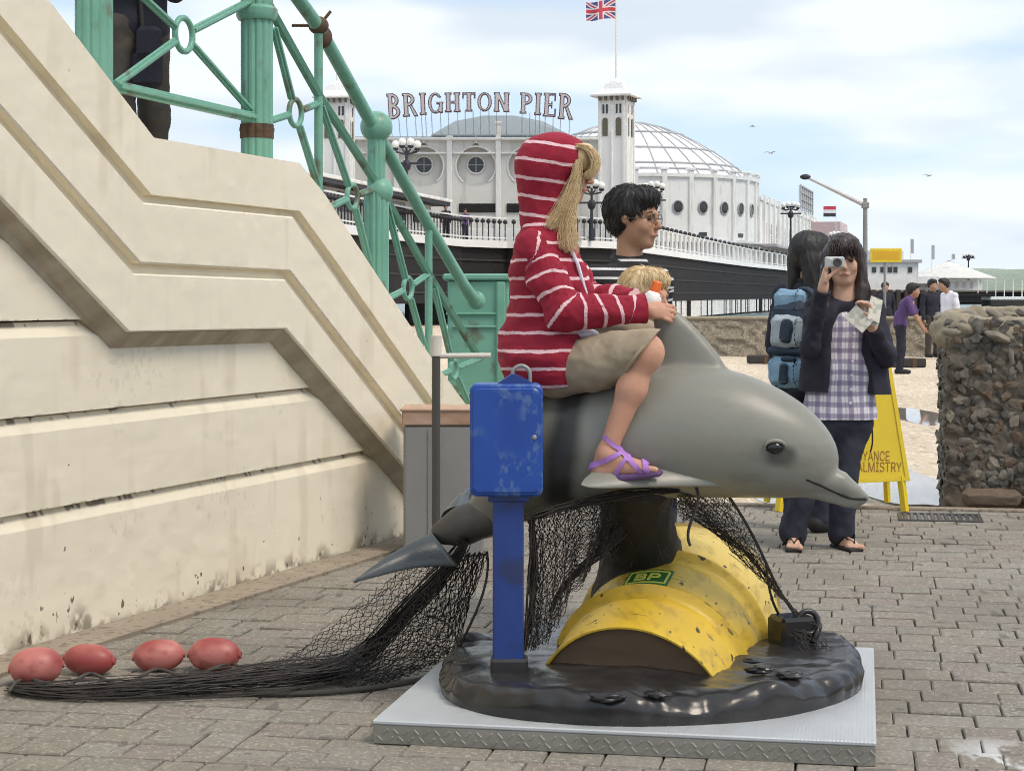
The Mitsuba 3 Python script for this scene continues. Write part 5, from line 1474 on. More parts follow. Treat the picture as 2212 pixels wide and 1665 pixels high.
# dark timber groyne and rubble wall on the beach
gr = thing('timber_groyne', 'dark timber groyne across the beach in front of the far pier', 'groyne')
xa, xb_ = (1868 - 1106) / 4000 * 104, (2044 - 1106) / 4000 * 104
for i in range(11):
    x = xa + (xb_ - xa) * i / 10
    part(gr, 'post', rbox(.25, .3, 2.2, .03, (x, 103.8, .42)), 'pier_timber')
for i in range(5):
    part(gr, 'plank', rbox(xb_ - xa, .12, .33, .02, ((xa + xb_) / 2, 104, -.15 + .345 * i)), 'pier_black')
jt = thing('low_jetty', 'low pale jetty with thin posts at the far right of the beach', 'jetty')
d0 = 150
for (px0, px1, y0, y1, mt, nm) in ((2060, 2150, 633, 640, 'pier_black', 'deck'), (2140, 2300, 640, 647, 'white_metal', 'deck'), (2140, 2300, 648, 664, 'pier_timber', 'side')):
    fb(px0, px1, y0, y1, d0, 3, mt, nm, jt)
for px in range(2112, 2290, 19):
    fb(px, px + 2, 604, 640, d0 + .5, .1, 'white_metal', 'post', jt)
rw = thing('rubble_wall', 'long low pebble rubble wall across the beach below the pier', 'wall')
x0, x1 = (1290 - 1106) / 4000 * 40, (2046 - 1106) / 4000 * 40
m = trimesh.creation.box((x1 - x0, .5, 1.35)); v, f = trimesh.remesh.subdivide_to_size(m.vertices, m.faces, .11)
v = v + (meshkit.noise(v * 7)[:, None] - .5) * .11 + (meshkit.noise(v * 2.2)[:, None] - .5) * .06
part(rw, 'face', trimesh.Trimesh(v + V([(x0 + x1) / 2, 40.2, .06]), f, process=False), 'rubble_face', smooth=True)
part(rw, 'cap', rbox(x1 - x0 + .1, .6, .07, .02, ((x0 + x1) / 2, 40.2, .745)), 'cap_mortar')
for i, (px, py, w, d) in enumerate(((1640, 782, .8, 33.5), (1972, 763, 1.6, 38), (1960, 790, .9, 31), (2010, 735, 2.0, 44))):
    tb = thing('beach_timber', ('short dark timber on the beach left of the blue backpack', 'long dark timber on the beach behind the yellow sign', 'dark timber end lying on the beach above the yellow sign', 'farthest dark timber on the beach near the two far people')[i], 'timber')
    p = G(px, py, -.03)
    R = np.array([[1, -.06, 0], [.06, 1, 0], [0, 0, 1]])
    part(tb, 'beam', rbox(w * .55 if i == 0 else w * .7, .22, .16, .02, p + V([0, 0, .06]), R), 'pier_timber')
    part(tb, 'strap', rbox(.08, .235, .175, .01, p + V([.1, 0, .06]), R), 'rusty_iron')
# street light with a long arm
sl = thing('street_light', 'grey street light with a long slanting arm against the sky', 'street light')
d0 = 92
tp, hd_ = U(1869, 443, d0), U(1744, 383, d0)
part(sl, 'pole', tube([V([tp[0], d0, -1.2]), V([tp[0], d0, 2.0]), tp + V([0, 0, .35])], [.16, .13, .10], 10), 'steel_grey', smooth=40)
part(sl, 'arm', tube([tp, tp * .5 + hd_ * .5, hd_], [.12, .09, .06], 8), 'letter_face', smooth=40)
part(sl, 'lamp_head', ell(hd_ + V([-.1, 0, .03]), (.27, .16, .14), sub=2), 'lamp_black', smooth=True)
part(sl, 'collar', rbox(.34, .34, .3, .03, tp), 'steel_grey')
# yellow notice on its post
yn = thing('yellow_notice', 'yellow rectangular notice board on a grey post beyond the photographing woman', 'sign')
d0 = 42
a0, b0 = U(1880, 566, d0), U(1948, 536, d0)
part(yn, 'post', tube([V([(a0[0] + b0[0]) / 2 - .02, d0 + .04, -.2]), V([(a0[0] + b0[0]) / 2 - .02, d0 + .04, b0[2]])], .03, 8), 'steel_grey', smooth=40)
part(yn, 'board', rbox(b0[0] - a0[0], .03, b0[2] - a0[2], .005, ((a0[0] + b0[0]) / 2, d0, (a0[2] + b0[2]) / 2)), 'sign_yellow')
part(yn, 'panel', rbox((b0[0] - a0[0]) * .86, .01, (b0[2] - a0[2]) * .62, .003, ((a0[0] + b0[0]) / 2, d0 - .018, (a0[2] + b0[2]) / 2)), 'sign_orange')
# gulls
for i, (px, py, d) in enumerate(((1665, 331, 120), (1625, 273, 150), (2006, 380, 140))):
    gl = thing('gull', ('gull flying just right of the white dome', 'highest small gull in the sky above the dome', 'small gull in the sky at the far right')[i], 'gull')
    q_ = [cone((-.18, 0, 0), (.2, 0, .03), .03, .05, .03)]
    for s_ in (1, -1):
        q_ += [cone((.05, 0, .03), (0, s_ * .25, .12), .04, .03, .03), cone((0, s_ * .25, .12), (-.14, s_ * .5, .05), .03, .012, .02)]
    m = blob(q_, .02, 1)
    m.apply_transform(trimesh.transformations.rotation_matrix(.9 - i, (0, 0, 1)))
    m.apply_translation(U(px, py, d))
    put(gl + '__body', m, 'gull_grey', smooth=True)

# ================================================================== PEOPLE
ZU = V([0, 0, 1.0])
def frame(f):
    f = unit(V([f[0], f[1], f[2] if len(f) > 2 else 0.0])); l = unit(np.cross(ZU, f)); return np.stack([f, l, np.cross(f, l)], 1)
def head_prims(c, R, s, ears=True):
    P = lambda f, l, u: V(c) + R @ (V([f, l, u]) * s)
    o = [egg(P(-.06, 0, .12), V([.40, .33, .37]) * s, R, .02 * s), egg(P(.07, 0, -.16), V([.30, .265, .32]) * s, R, .08 * s),
         cone(P(.22, -.05, -.40), P(.22, .05, -.40), .09 * s, .09 * s, .08 * s),
         cone(P(.32, -.17, .06), P(.36, -.05, .08), .045 * s, .05 * s, .05 * s), cone(P(.32, .17, .06), P(.36, .05, .08), .045 * s, .05 * s, .05 * s),
         egg(P(.25, .16, -.13), V([.10, .10, .10]) * s, R, .07 * s), egg(P(.25, -.16, -.13), V([.10, .10, .10]) * s, R, .07 * s),
         cut(egg(P(.405, .135, -.005), V([.07, .085, .055]) * s, R), .05 * s), cut(egg(P(.405, -.135, -.005), V([.07, .085, .055]) * s, R), .05 * s),
         cone(P(.36, 0, .03), P(.45, 0, -.14), .030 * s, .050 * s, .03 * s), cone(P(.41, .05, -.16), P(.41, -.05, -.16), .030 * s, .030 * s, .02 * s),
         cone(P(.36, -.08, -.275), P(.36, .08, -.275), .030 * s, .030 * s, .03 * s)]
    if ears:
        o += [egg(P(-.03, l * .325, .0), V([.070, .040, .095]) * s, R, .03 * s) for l in (-1, 1)]
    return o
def face_parts(k, c, R, s, lips='lip_red'):
    P = lambda f, l, u: V(c) + R @ (V([f, l, u]) * s)
    for l in (-1, 1):
        part(k, 'eye', ell(P(.335, l * .135, -.005), V([.032, .048, .026]) * s, R, 2), 'eye_dark', smooth=True)
        part(k, 'eyebrow', tube([P(.365, l * .06, .085), P(.365, l * .14, .105), P(.31, l * .22, .08)], [.012 * s, .018 * s, .008 * s], 6), 'hair_dark', smooth=True)
    part(k, 'mouth', tube([P(.355, -.10, -.275), P(.392, 0, -.268), P(.355, .10, -.275)], [.008 * s, .020 * s, .008 * s], 8), lips, smooth=True)
def hand_prims(w, d, n, t, s, curl=.5, thumb=.5):
    """Palm, four jointed fingers and a thumb; d along the hand, n out of the palm, t to the thumb side."""
    d = unit(d); n = unit(n - d * (d @ n)); t = unit(t - d * (d @ t) - n * (n @ t)); R = np.stack([d, t, n], 1)
    o = [egg(w + d * .26 * s, V([.32, .225, .10]) * s, R, .05 * s), cone(w - d * .1 * s, w + d * .1 * s, .14 * s, .15 * s, .06 * s)]
    for i, L in enumerate((.40, .45, .42, .33)):
        p = w + d * .50 * s + t * (.17 - .115 * i) * s
        a = curl * (.5 + .06 * i)
        for j, fr in enumerate((.45, .31, .24)):
            q = p + (d * math.cos(a) + n * math.sin(a) + t * (.10 - .07 * i) * (j == 0)) * L * fr * s
            o.append(cone(p, q, (.066 - .006 * j) * s, (.060 - .006 * j) * s, .012 * s)); p = q; a += curl * (.8 + .1 * j)
    p = w + d * .12 * s + t * .17 * s + n * .03 * s
    a = thumb
    for L, r in ((.20, .068), (.17, .056), (.13, .048)):
        q = p + unit(d * .75 + t * (.75 - a) + n * a * .8) * L * s
        o.append(cone(p, q, r * s, r * .88 * s, .02 * s)); p = q; a += thumb * .5
    return o
def strands(paths, n, spread, r, seed, rnd=1.0):
    """Hair locks: many thin wavy strands following each path."""
    g = np.random.default_rng(seed); ms = []
    for path in paths:
        p = spline(path, 12)
        tt = np.linspace(0, 1, 12)[:, None]
        for k in range(n):
            o = g.normal(0, 1, 3) * spread
            wv = np.sin(tt * (4 + 5 * g.random()) + 6.3 * g.random(3)) * spread * .45 * rnd
            ms.append(tube(p + o * (.35 + .65 * tt) + wv, np.linspace(r, r * .45, 12), 4, caps=False))
    return cat(ms)

# ------------------------------------------------------------------ the girl riding the dolphin
def GP(px, py, lat):
    return U(px, py, dax(px)[1] - lat * .98)
girl = thing('person', 'child in red and white striped hooded jacket and khaki shorts riding the dolphin', 'person')
RG = np.stack([UX, VY, ZU], 1)
hipN, hipF = GP(1205, 800, .07), GP(1212, 795, -.07)
kneN, kneF = GP(1394, 760, .185), GP(1372, 738, -.19)
ankN, ankF = GP(1310, 978, .20), GP(1300, 975, -.21)
nck = GP(1188, 480, 0)
shN, elN, wrN = GP(1152, 540, .115), GP(1222, 674, .165), GP(1388, 668, .075)
shF, elF, wrF = GP(1186, 540, -.115), GP(1270, 652, -.14), GP(1368, 650, -.065)
hc, hs = GP(1219, 370, 0), .195
RH = frame(UX + V([.02, -.10, -.06]))
sk = head_prims(hc, RH, hs, False)
sk += [cone(hc - ZU * .06, nck, .048, .045, .02), cone(nck, GP(1185, 740, 0), .07, .085, .03),
       cone(hipN, hipF, .08, .08, .03)]
def leg(h, k, a, s):
    m = k + (a - k) * .36 + UX * .001
    toe = a + V([0, 0, 0])
    o = [cone(h, k, .062, .046, .02), egg(k + UX * .000, (.041, .041, .046), RG, .05), cone(k, m, .0415, .0405, .03), cone(m, a, .0405, .026, .03)]
    return o
for h, k, a, sg in ((hipN, kneN, ankN, 1), (hipF, kneF, ankF, -1)):
    sk += leg(h, k, a, sg)
    lat = .20 if sg > 0 else -.21
    heel, ball = GP(1296, 1014, lat), GP(1384, 1010, lat + .005)
    sk += [cone(a, heel + V([0, 0, .004]), .0265, .026, .02), cone(a + UX * .01 - ZU * .01, ball, .027, .019, .03), cone(heel, ball, .023, .018, .02)]
    wd = VY * -1
    for i, (o, L, r) in enumerate(((-.020, .040, .0095), (-.006, .040, .0075), (.005, .036, .007), (.015, .031, .0065), (.023, .026, .006))):
        b0 = ball + VY * o * sg + UX * .006
        sk.append(cone(b0, b0 + UX * L - ZU * .002, .0105, r, .006))
sk += [cone(shN, elN, .036, .03, .02), cone(elN, wrN, .03, .022, .02), cone(shF, elF, .036, .03, .02), cone(elF, wrF, .03, .022, .02)]
# near hand grips the top of the fin, far hand holds the little bottle
sk += hand_prims(wrN + UX * .012, UX + V([0, .1, -.12]), VY + V([0, 0, -.35]), ZU, .118, .85, .45)
sk += hand_prims(wrF + UX * .012, UX + V([0, -.1, .10]), -VY, ZU, .115, 1.0, .5)
gbm = blob(sk, .0048, 2)
gb = part(girl, 'body', gbm, 'skin_fair', smooth=True)
face_parts(gb, hc, RH, hs)
# jacket
per = .055
jz = lambda v: (v[:, 2] - 1.143) / per + .5 + .12 * np.sin((v - DC) @ UX * 9) * 0.3
jk = [cone(shN - ZU * .005, shF - ZU * .005, .058, .058, .05), egg(GP(1178, 590, 0), (.118, .130, .12), RG, .05), egg(GP(1172, 690, 0), (.112, .135, .15), RG, .06),
      egg(GP(1163, 775, 0), (.108, .165, .13), RG, .05), egg(GP(1196, 778, .092), (.096, .105, .13), RG, .05), egg(GP(1196, 778, -.092), (.096, .105, .13), RG, .05), egg(GP(1215, 640, 0), (.085, .10, .14), RG, .05), cone(nck + ZU * .03, nck - ZU * .06, .068, .09, .04), egg(GP(1128, 770, 0), (.055, .12, .10), RG, .05)]
jm = blob(jk, .009, 4)
jm.vertices += (jm.vertex_normals * ((meshkit.fbm(jm.vertices * V([8, 8, 15]) + 2, 3, 4) - .5) * .040)[:, None])
jm = jm.slice_plane(GP(1160, 836, 0), V([-.12, 0, 1]), cap=False)
jk_ = part(girl, 'jacket', jm, 'red_knit', smooth=True, uv=np.c_[jz(jm.vertices), jm.vertices[:, 2]], label='red knitted jacket with thin white stripes')
for a, b, c in ((shN, elN, wrN), (shF, elF, wrF)):
    dirn = unit(c - b)
    c = c + dirn * .008
    q = [cone(a, a + (b - a) * .55, .060, .060, .02), cone(a + (b - a) * .55, b, .060, .057, .02), cone(b, b + (c - b) * .5, .057, .050, .025), cone(b + (c - b) * .5, c, .047, .043, .02)]
    m = blob(q, .008, 3)
    m.vertices += m.vertex_normals * ((meshkit.fbm(m.vertices * 17 + 7, 3, 9) - .5) * .030)[:, None]
    m = m.slice_plane(c, -dirn, cap=True)
    t = along(spline([a, a + (b - a) * .7, b + (c - b) * .02 - (dirn - unit(b - a)) * .0, b + (c - b) * .35, c], 26), m.vertices)
    part(jk_, 'sleeve', m, 'red_knit', smooth=True, uv=np.c_[(t - .035) / per, t])
# hood
hk = [egg(GP(1186, 364, 0), (.092, .098, .104), RH, .03), egg(GP(1160, 350, 0), (.062, .075, .075), RH, .04), egg(GP(1214, 340, 0), (.082, .088, .072), RH, .03),
      cone(GP(1168, 428, 0), GP(1178, 492, 0), .070, .078, .05), cone(GP(1200, 430, 0), GP(1196, 480, 0), .062, .062, .04),
      cut(egg(GP(1290, 374, 0), (.078, .082, .094), RH), .02), cut(cone(GP(1275, 400, 0), GP(1262, 450, 0), .05, .03), .02)]
hm = blob(hk, .0075, 4)
hm.vertices += hm.vertex_normals * ((meshkit.fbm(hm.vertices * 14 + 3, 3, 5) - .5) * .014)[:, None]
hx = (hm.vertices - DC) @ UX
part(jk_, 'hood', hm, 'red_knit', smooth=True, uv=np.c_[(hm.vertices[:, 2] + .16 * (hx - hx.mean()) - 1.668) / .0565 + .5, hx])
part(jk_, 'placket', tube([GP(1226, 520, .075), GP(1248, 570, .085), GP(1268, 640, .05), GP(1270, 720, .02)], .006, 6), 'white_cloth', smooth=True)
part(jk_, 'cord', cat([tube(spline([GP(1176, 492, .085), GP(1184, 505, .092), GP(1172, 516, .095), GP(1180, 530, .094)], 10), .0045, 6), tube(spline([GP(1170, 496, .085), GP(1177, 512, .092), GP(1190, 520, .09)], 8), .004, 6)]), 'white_cloth', smooth=True)
# hair
sp2 = []
for i in range(8):
    l = -.05 + .016 * i
    sp2.append([GP(1246, 316, l * .8), GP(1272, 322 + 2 * (i % 3), l), GP(1288 - 3 * (i % 2), 344, l * 1.05), GP(1283, 364, l * 1.1), GP(1268, 378, l * 1.15)])
side = []
for i in range(3):
    l = .060 + .006 * i
    side.append([GP(1250, 350, l), GP(1243 - 2 * i, 390, l + .008), GP(1222 - 3 * i, 440, l + .016), GP(1196 - 4 * i, 486, l + .03)])
    side.append([GP(1250 - 2 * i, 385, l - .01), GP(1238 - 2 * i, 440, l), GP(1226 - 3 * i, 485, l + .012), GP(1228 - 6 * i + 8, 534, l + .030)])
    side.append([GP(1240, 430, l - .02), GP(1234, 470, l + .0), GP(1240 - 5 * i, 530, l + .020)])
hr_ = [ell(GP(1264, 342, 0), (.034, .060, .048), RH), strands(sp2, 90, .0058, .0010, 1, 1.6), strands(side, 110, .0085, .0009, 2, 1.5)]
part(girl, 'hair', cat(hr_), 'hair_blond', smooth=True, label='long blond hair spilling out of the hood')
# shorts with turned cuffs
for nm, h, k in (('near', hipN, kneN), ('far', hipF, kneF)):
    pass
sh_ = [egg((hipN + hipF) / 2 + ZU * .015, (.105, .150, .085), RG, .04)]
for h, k in ((hipN, kneN), (hipF, kneF)):
    sh_ += [cone(h, h + (k - h) * .45, .083, .080, .04), cone(h + (k - h) * .45, k + UX * .02, .080, .0745, .03)]
stm_ = blob(sh_, .008, 4)
w_n = (meshkit.fbm(stm_.vertices * V([20, 14, 14]) + 5, 4, 6) - .5) + .5 * (meshkit.fbm(stm_.vertices * V([38, 20, 30]) + 9, 2, 2) - .5)
stm_.vertices += stm_.vertex_normals * (w_n * .017)[:, None]
nc = unit(UX * .80 - ZU * .60)
cm = stm_.slice_plane(GP(1388, 764, .185), -nc, cap=False)
so = part(girl, 'shorts', cm, 'khaki', smooth=True)
for (px, py, lat) in ((1386, 763, .185), (1366, 742, -.19)):
    part(so, 'cuff', ring(GP(px, py, lat) - nc * .006 + V([0, 0, -.004]), unit(UX * .60 + ZU * .80), VY, .0725, .0055, 32, 8), 'khaki', smooth=True)
part(girl, 'shirt_hem', ell(GP(1262, 722, .03), (.045, .07, .020), RG, 3), 'white_cloth', smooth=True, label='pale shirt hem showing under the jacket')
# sandals
for sg, lat in ((1, .20), (-1, -.21)):
    sd = part(girl, 'sandal', blob([cone(GP(1292, 1038, lat) + VY * o * sg, GP(1345, 1030, lat) + VY * o * sg, .0125, .011, .01) for o in (-.018, 0, .018)] + [cone(GP(1345, 1030, lat) + VY * o * sg, GP(1424, 1021, lat) + VY * o * 1.3 * sg, .011, .009, .01) for o in (-.022, 0, .022)], .0055, 2), 'sandal_sole', smooth=True, label='purple strappy sandal' if sg > 0 else None)
    c = GP(1307, 980, lat)
    # straps: bands lifted off the foot itself
    near_ = (np.linalg.norm(gbm.vertices - GP(1345, 1005, lat), axis=1) < .105)
    fm = near_[gbm.faces].all(1)
    ft_ = trimesh.Trimesh(gbm.vertices, gbm.faces[fm], process=False); ft_.remove_unreferenced_vertices()
    ft_ = trimesh.Trimesh(*trimesh.remesh.subdivide(ft_.vertices, ft_.faces), process=True)
    vn = ft_.vertex_normals
    for (p0, p1, w) in (((1283, 1004), (1346, 974), .0085), ((1322, 1034), (1356, 985), .0075), ((1398, 1026), (1358, 988), .0075), ((1404, 1022), (1392, 992), .0085)):
        a, b = GP(*p0, lat), GP(*p1, lat)
        nrm = unit(np.cross(b - a, VY))
        on = np.abs((ft_.vertices - a) @ nrm) < w
        fmm = on[ft_.faces].all(1)
        bd_ = trimesh.Trimesh(ft_.vertices + vn * .0055, ft_.faces[fmm], process=False); bd_.remove_unreferenced_vertices()
        if len(bd_.faces):
            part(sd, 'strap', bd_, 'sandal_purple', smooth=True)
# the little bottle in the far hand
bt_ = thing('bottle', 'small white bottle with an orange cap held in the striped child\'s hand', 'bottle')
p0 = GP(1402, 668, -.03); axb = unit(GP(1421, 606, -.03) - p0)
e1b = unit(np.cross(axb, VY)); Rb = M4(p0, e1b, np.cross(axb, e1b), axb)
m = lathe([[0, -.02], [.020, -.02], [.026, -.012], [.029, .01], [.030, .03], [.026, .046], [.016, .058], [0.0125, .060], [0, .060]], 24); m.apply_transform(Rb)
put(bt_ + '__body', m, 'white_plastic', smooth=40)
m = lathe([[0, .058], [.0165, .058], [.0165, .066], [.0150, .088], [.012, .092], [0, .092]], 20); m.apply_transform(Rb)
put(bt_ + '__cap', m, 'orange_plastic', smooth=30)

# ------------------------------------------------------------------ a general standing figure
def figure(lab, base, f, H, hs, look, h=.011, pose=None, hair='short', detail=True, sole='black_matt', shirt_uv=None, glasses=False):
    t = thing('person', lab, 'person')
    base = V(base, float) if False else np.array(base, float)
    R = frame(f)
    J = dict(head=(0.01, 0, 1 - .5 * hs / H), neck=(-.005, 0, .835), chest=(0, 0, .725), waist=(0, 0, .60), pelv=(0, 0, .525),
             shL=(-.005, .118, .795), elL=(-.02, .145, .63), wrL=(.03, .14, .485), shR=(-.005, -.118, .795), elR=(-.02, -.145, .63), wrR=(.03, -.14, .485),
             hipL=(0, .055, .515), knL=(.01, .06, .275), anL=(-.01, .062, .045), hipR=(0, -.055, .515), knR=(.01, -.06, .275), anR=(-.01, -.062, .045))
    J.update(pose or {})
    P = {k: base + R @ (V(v) * H) for k, v in J.items()}
    head_R = frame(look.get('head_f', f))
    hc_ = P['head']
    sk = head_prims(hc_, head_R, hs)
    sk += [cone(hc_ - head_R[:, 2] * .3 * hs - head_R[:, 0] * .10 * hs, P['neck'] - ZU * .03 * H, .20 * hs, .235 * hs, .012), cone(P['neck'] - ZU * .06 * H, P['waist'], .05 * H, .065 * H, .03)]
    for s in 'LR':
        sk += [cone(P['sh' + s], P['el' + s], .026 * H, .021 * H, .02), cone(P['el' + s], P['wr' + s], .021 * H, .015 * H, .02)]
        sk += [cone(P['hip' + s], P['kn' + s], .045 * H, .03 * H, .02), cone(P['kn' + s], P['an' + s], .03 * H, .02 * H, .02), cone(P['an' + s] - R[:, 0] * .012 * H, P['an' + s] + R[:, 0] * .085 * H - ZU * .022 * H, .024 * H, .015 * H, .02)]
        d = unit(P['wr' + s] - P['el' + s])
        sk += hand_prims(P['wr' + s], d + R[:, 0] * .2, R[:, 1] * (-1 if s == 'L' else 1), R[:, 0], .105 * H, .45, .35)
    b = part(t, 'body', blob(sk, h, 2), look['skin'], smooth=True)
    if detail:
        face_parts(b, hc_, head_R, hs)
    # hair
    Q = lambda a, l, u: hc_ + head_R @ (V([a, l, u]) * hs)
    cap = [egg(Q(-.10, 0, .17), V([.44, .385, .40]) * hs, head_R, .05 * hs), egg(Q(.16, 0, .33), V([.24, .30, .20]) * hs, head_R, .05 * hs), egg(Q(-.2, 0, -.04), V([.28, .33, .24]) * hs, head_R, .06 * hs)]
    cap += [cut(egg(Q(.46, 0, -.10), V([.38, .40, .30]) * hs, head_R), .04 * hs), cut(egg(Q(.12, 0, -.38), V([.34, .5, .26]) * hs, head_R), .04 * hs)]
    if hair == 'long':
        for l in (-1, 1):
            cap += [cone(Q(-.05, l * .34, -.05), Q(.02, l * .36, -.75), .14 * hs, .11 * hs, .06 * hs), cone(Q(-.25, l * .2, -.05), Q(-.28, l * .25, -.8), .2 * hs, .14 * hs, .08 * hs)]
    hmh = blob(cap, max(h * .6, .006), 2)
    hv = (hmh.vertices - hc_) @ head_R
    ang_ = np.arctan2(hv[:, 1], hv[:, 0] + 1e-6)
    hmh.vertices += hmh.vertex_normals * ((meshkit.fbm(np.c_[ang_ * 9, np.linalg.norm(hv, axis=1) * 4, hv[:, 2] * 12], 3, 3) - .5) * .085 * hs)[:, None]
    if detail:
        g_ = np.random.default_rng(int(abs(hc_[0]) * 1000)); nv_ = hmh.vertices; nn_ = hmh.vertex_normals
        pick = g_.choice(len(nv_), min(1000, len(nv_)), replace=False)
        st_ = []
        for i_ in pick:
            dwn = -head_R[:, 2] * .6 + head_R[:, 0] * (.35 if (nv_[i_] - hc_) @ head_R[:, 0] > 0 else -.25)
            dwn = unit(dwn - nn_[i_] * (dwn @ nn_[i_]))
            p0_ = nv_[i_] + nn_[i_] * .001
            st_.append(tube([p0_, p0_ + dwn * .06 * hs + nn_[i_] * .009 * hs, p0_ + dwn * .13 * hs + nn_[i_] * .004 * hs], [.0065 * hs, .0055 * hs, .0015 * hs], 3, caps=False))
        hmh = cat([hmh] + st_)
    part(t, 'hair', hmh, look['hair'], smooth=True)
    # clothes
    RS = R
    top = [cone(P['shL'], P['shR'], .040 * H, .040 * H, .04), egg(P['chest'], V([.078, .108, .10]) * H, RS, .05), egg(P['waist'], V([.074, .098, .10]) * H, RS, .05), egg(P['pelv'], V([.078, .104, .07]) * H, RS, .04),
           cone(P['neck'] - ZU * .022 * H, P['chest'], .046 * H, .07 * H, .03)]
    m = blob(top, h, 3)
    m.vertices += m.vertex_normals * ((meshkit.fbm(m.vertices * 9, 3, 8) - .5) * .02)[:, None]
    per_ = look.get('period', .05)
    shirt = part(t, look.get('top_name', 'shirt'), m, look['top'], smooth=True, uv=np.c_[m.vertices[:, 2] / per_, m.vertices[:, 0]])
    part(shirt, 'collar', ring(P['neck'] - ZU * .010 * H + R[:, 0] * .008, unit(R[:, 0] * .9 - ZU * .40), R[:, 1], .043 * H, .0085 * H, 24, 8), look.get('collar', look['top']), smooth=True, uv=None)
    for s in 'LR':
        a, e, w = P['sh' + s], P['el' + s], P['wr' + s]
        q = [cone(a, a + (e - a) * .5, .036 * H, .036 * H, .02)]
        pl = [a, e]
        if look.get('long', True):
            q += [cone(a + (e - a) * .5, e, .034 * H, .032 * H, .02), cone(e, w, .031 * H, .025 * H, .02)]; pl = [a, e, w]
        else:
            q += [cone(a + (e - a) * .5, a + (e - a) * .8, .036 * H, .037 * H, .02)]
        m = blob(q, h, 2)
        m.vertices += m.vertex_normals * ((meshkit.fbm(m.vertices * 13, 3, 8) - .5) * .02)[:, None]
        part(shirt, 'sleeve', m, look['top'], smooth=True, uv=np.c_[along(pl, m.vertices) / per_, m.vertices[:, 0]])
    tr = [egg(P['pelv'] - ZU * .01 * H, V([.075, .10, .055]) * H, RS, .04)]
    for s in 'LR':
        tr += [cone(P['hip' + s], P['kn' + s], .053 * H, .042 * H, .03), cone(P['kn' + s], P['an' + s] + ZU * .005, .040 * H, .038 * H, .03)]
    m = blob(tr, h, 3)
    m.vertices += m.vertex_normals * ((meshkit.fbm(m.vertices * 10, 3, 8) - .5) * .025)[:, None]
    part(t, 'trousers', m, look['legs'], smooth=True)
    for s in 'LR':
        a = P['an' + s]
        q = [cone(a - R[:, 0] * .02 * H - ZU * .016 * H, a + R[:, 0] * .095 * H - ZU * .024 * H, .030 * H, .022 * H, .02), cone(a, a - ZU * .016 * H, .027 * H, .03 * H, .02)]
        m = blob(q, min(h, .008), 2)
        part(t, 'shoe', m.slice_plane(V([0, 0, base[2] + .003]), ZU, cap=False), sole, smooth=True)
    if glasses:
        gl_ = []
        for l in (-1, 1):
            gl_.append(ring(Q(.39, l * .135, -.01), head_R[:, 1], head_R[:, 2], .078 * hs, .0065 * hs, 20, 6))
            gl_.append(tube([Q(.38, l * .21, 0), Q(.25, l * .33, .0), Q(-.02, l * .36, -.01)], .006 * hs, 5))
        gl_.append(tube([Q(.41, -.06, 0), Q(.41, .06, 0)], .006 * hs, 5))
        part(t, 'glasses', cat(gl_), 'steel_dark', smooth=True)
    return t, P, R
mx = U(1372, 0, 7.0)[0]
man, PMn, _ = figure('man with black hair and glasses in a dark polo shirt with white stripes', (mx - .015, 7.0, 0), (.80, -.60), 1.66, .232,
       dict(skin='skin_tan', hair='hair_black', top='striped_cotton', collar='black_matt', legs='denim_dark', long=False, period=.034, head_f=(.86, -.50)), h=.0095, glasses=True, pose=dict(shR=(-.01, -.128, .785), shL=(-.01, .128, .785)))
cx_ = U(1402, 0, 6.55)[0]
kid, _, _ = figure('small blond child standing between the rider and the man with glasses', (cx_ - .02, 6.55, 0), (.72, -.69), 1.345, .20,
       dict(skin='skin_fair', hair='hair_blond', top='navy_cloth', legs='denim_dark', head_f=(.80, -.6)), h=.0095)
# woman's companion with the backpack
bx0 = U(1748, 0, 9.9)[0]
comp, PC, RC = figure('person in black jacket with a blue backpack, half hidden behind the woman with camera', (bx0, 9.9, 0), (.80, .60), 1.585, .25,
       dict(skin='skin_tan', hair='hair_black', top='navy_cloth', top_name='jacket', legs='denim_dark'), h=.012, hair='long', detail=False)
bp_ = thing('backpack', 'light blue and navy backpack with hanging straps, worn by the half hidden person', 'backpack')
def BPt(px, py, dd=0):
    return U(px, py, 9.62 - dd)
RB = frame((-.72, -.70))
def pack(c, r, k=.02): return egg(c, r, RB, k)
def soft(w, d, h, c, at, mat, name, seed):
    m = rbox(d, w, h, c, (0, 0, 0))
    v, f = trimesh.remesh.subdivide_to_size(m.vertices, m.faces, .035)
    m = trimesh.Trimesh(v, f); relax(m, 5)
    m.vertices += m.vertex_normals * ((meshkit.fbm(m.vertices * 17 + seed, 3, seed) - .45) * .028)[:, None]
    m.apply_transform(M4(at, RB[:, 0], RB[:, 1], RB[:, 2]))
    return part(bp_, name, m, mat, smooth=True)
soft(.23, .17, .47, .05, BPt(1714, 745), 'pack_navy', 'main_bag', 1)
soft(.19, .09, .12, .03, BPt(1708, 650, .0), 'pack_blue', 'top_pocket', 2)
up = soft(.20, .06, .16, .025, BPt(1700, 716, .09), 'pack_pale', 'upper_pocket', 3)
soft(.07, .03, .12, .012, BPt(1698, 712, .13), 'pack_navy', 'pocket_panel', 4)
soft(.25, .05, .035, .012, BPt(1700, 758, .09), 'pack_navy', 'band', 5)
soft(.225, .09, .16, .035, BPt(1700, 803, .09), 'pack_blue', 'lower_pocket', 6)
soft(.05, .03, .11, .01, BPt(1692, 806, .15), 'pack_navy', 'pocket_panel', 7)
soft(.10, .02, .02, .006, BPt(1704, 775, .145), 'pack_navy', 'zip_flap', 8)
part(bp_, 'strap', tube([BPt(1676, 832, .08), BPt(1674, 852, .08), BPt(1682, 862, .08), BPt(1688, 850, .08)], .006, 6), 'black_matt', smooth=True)
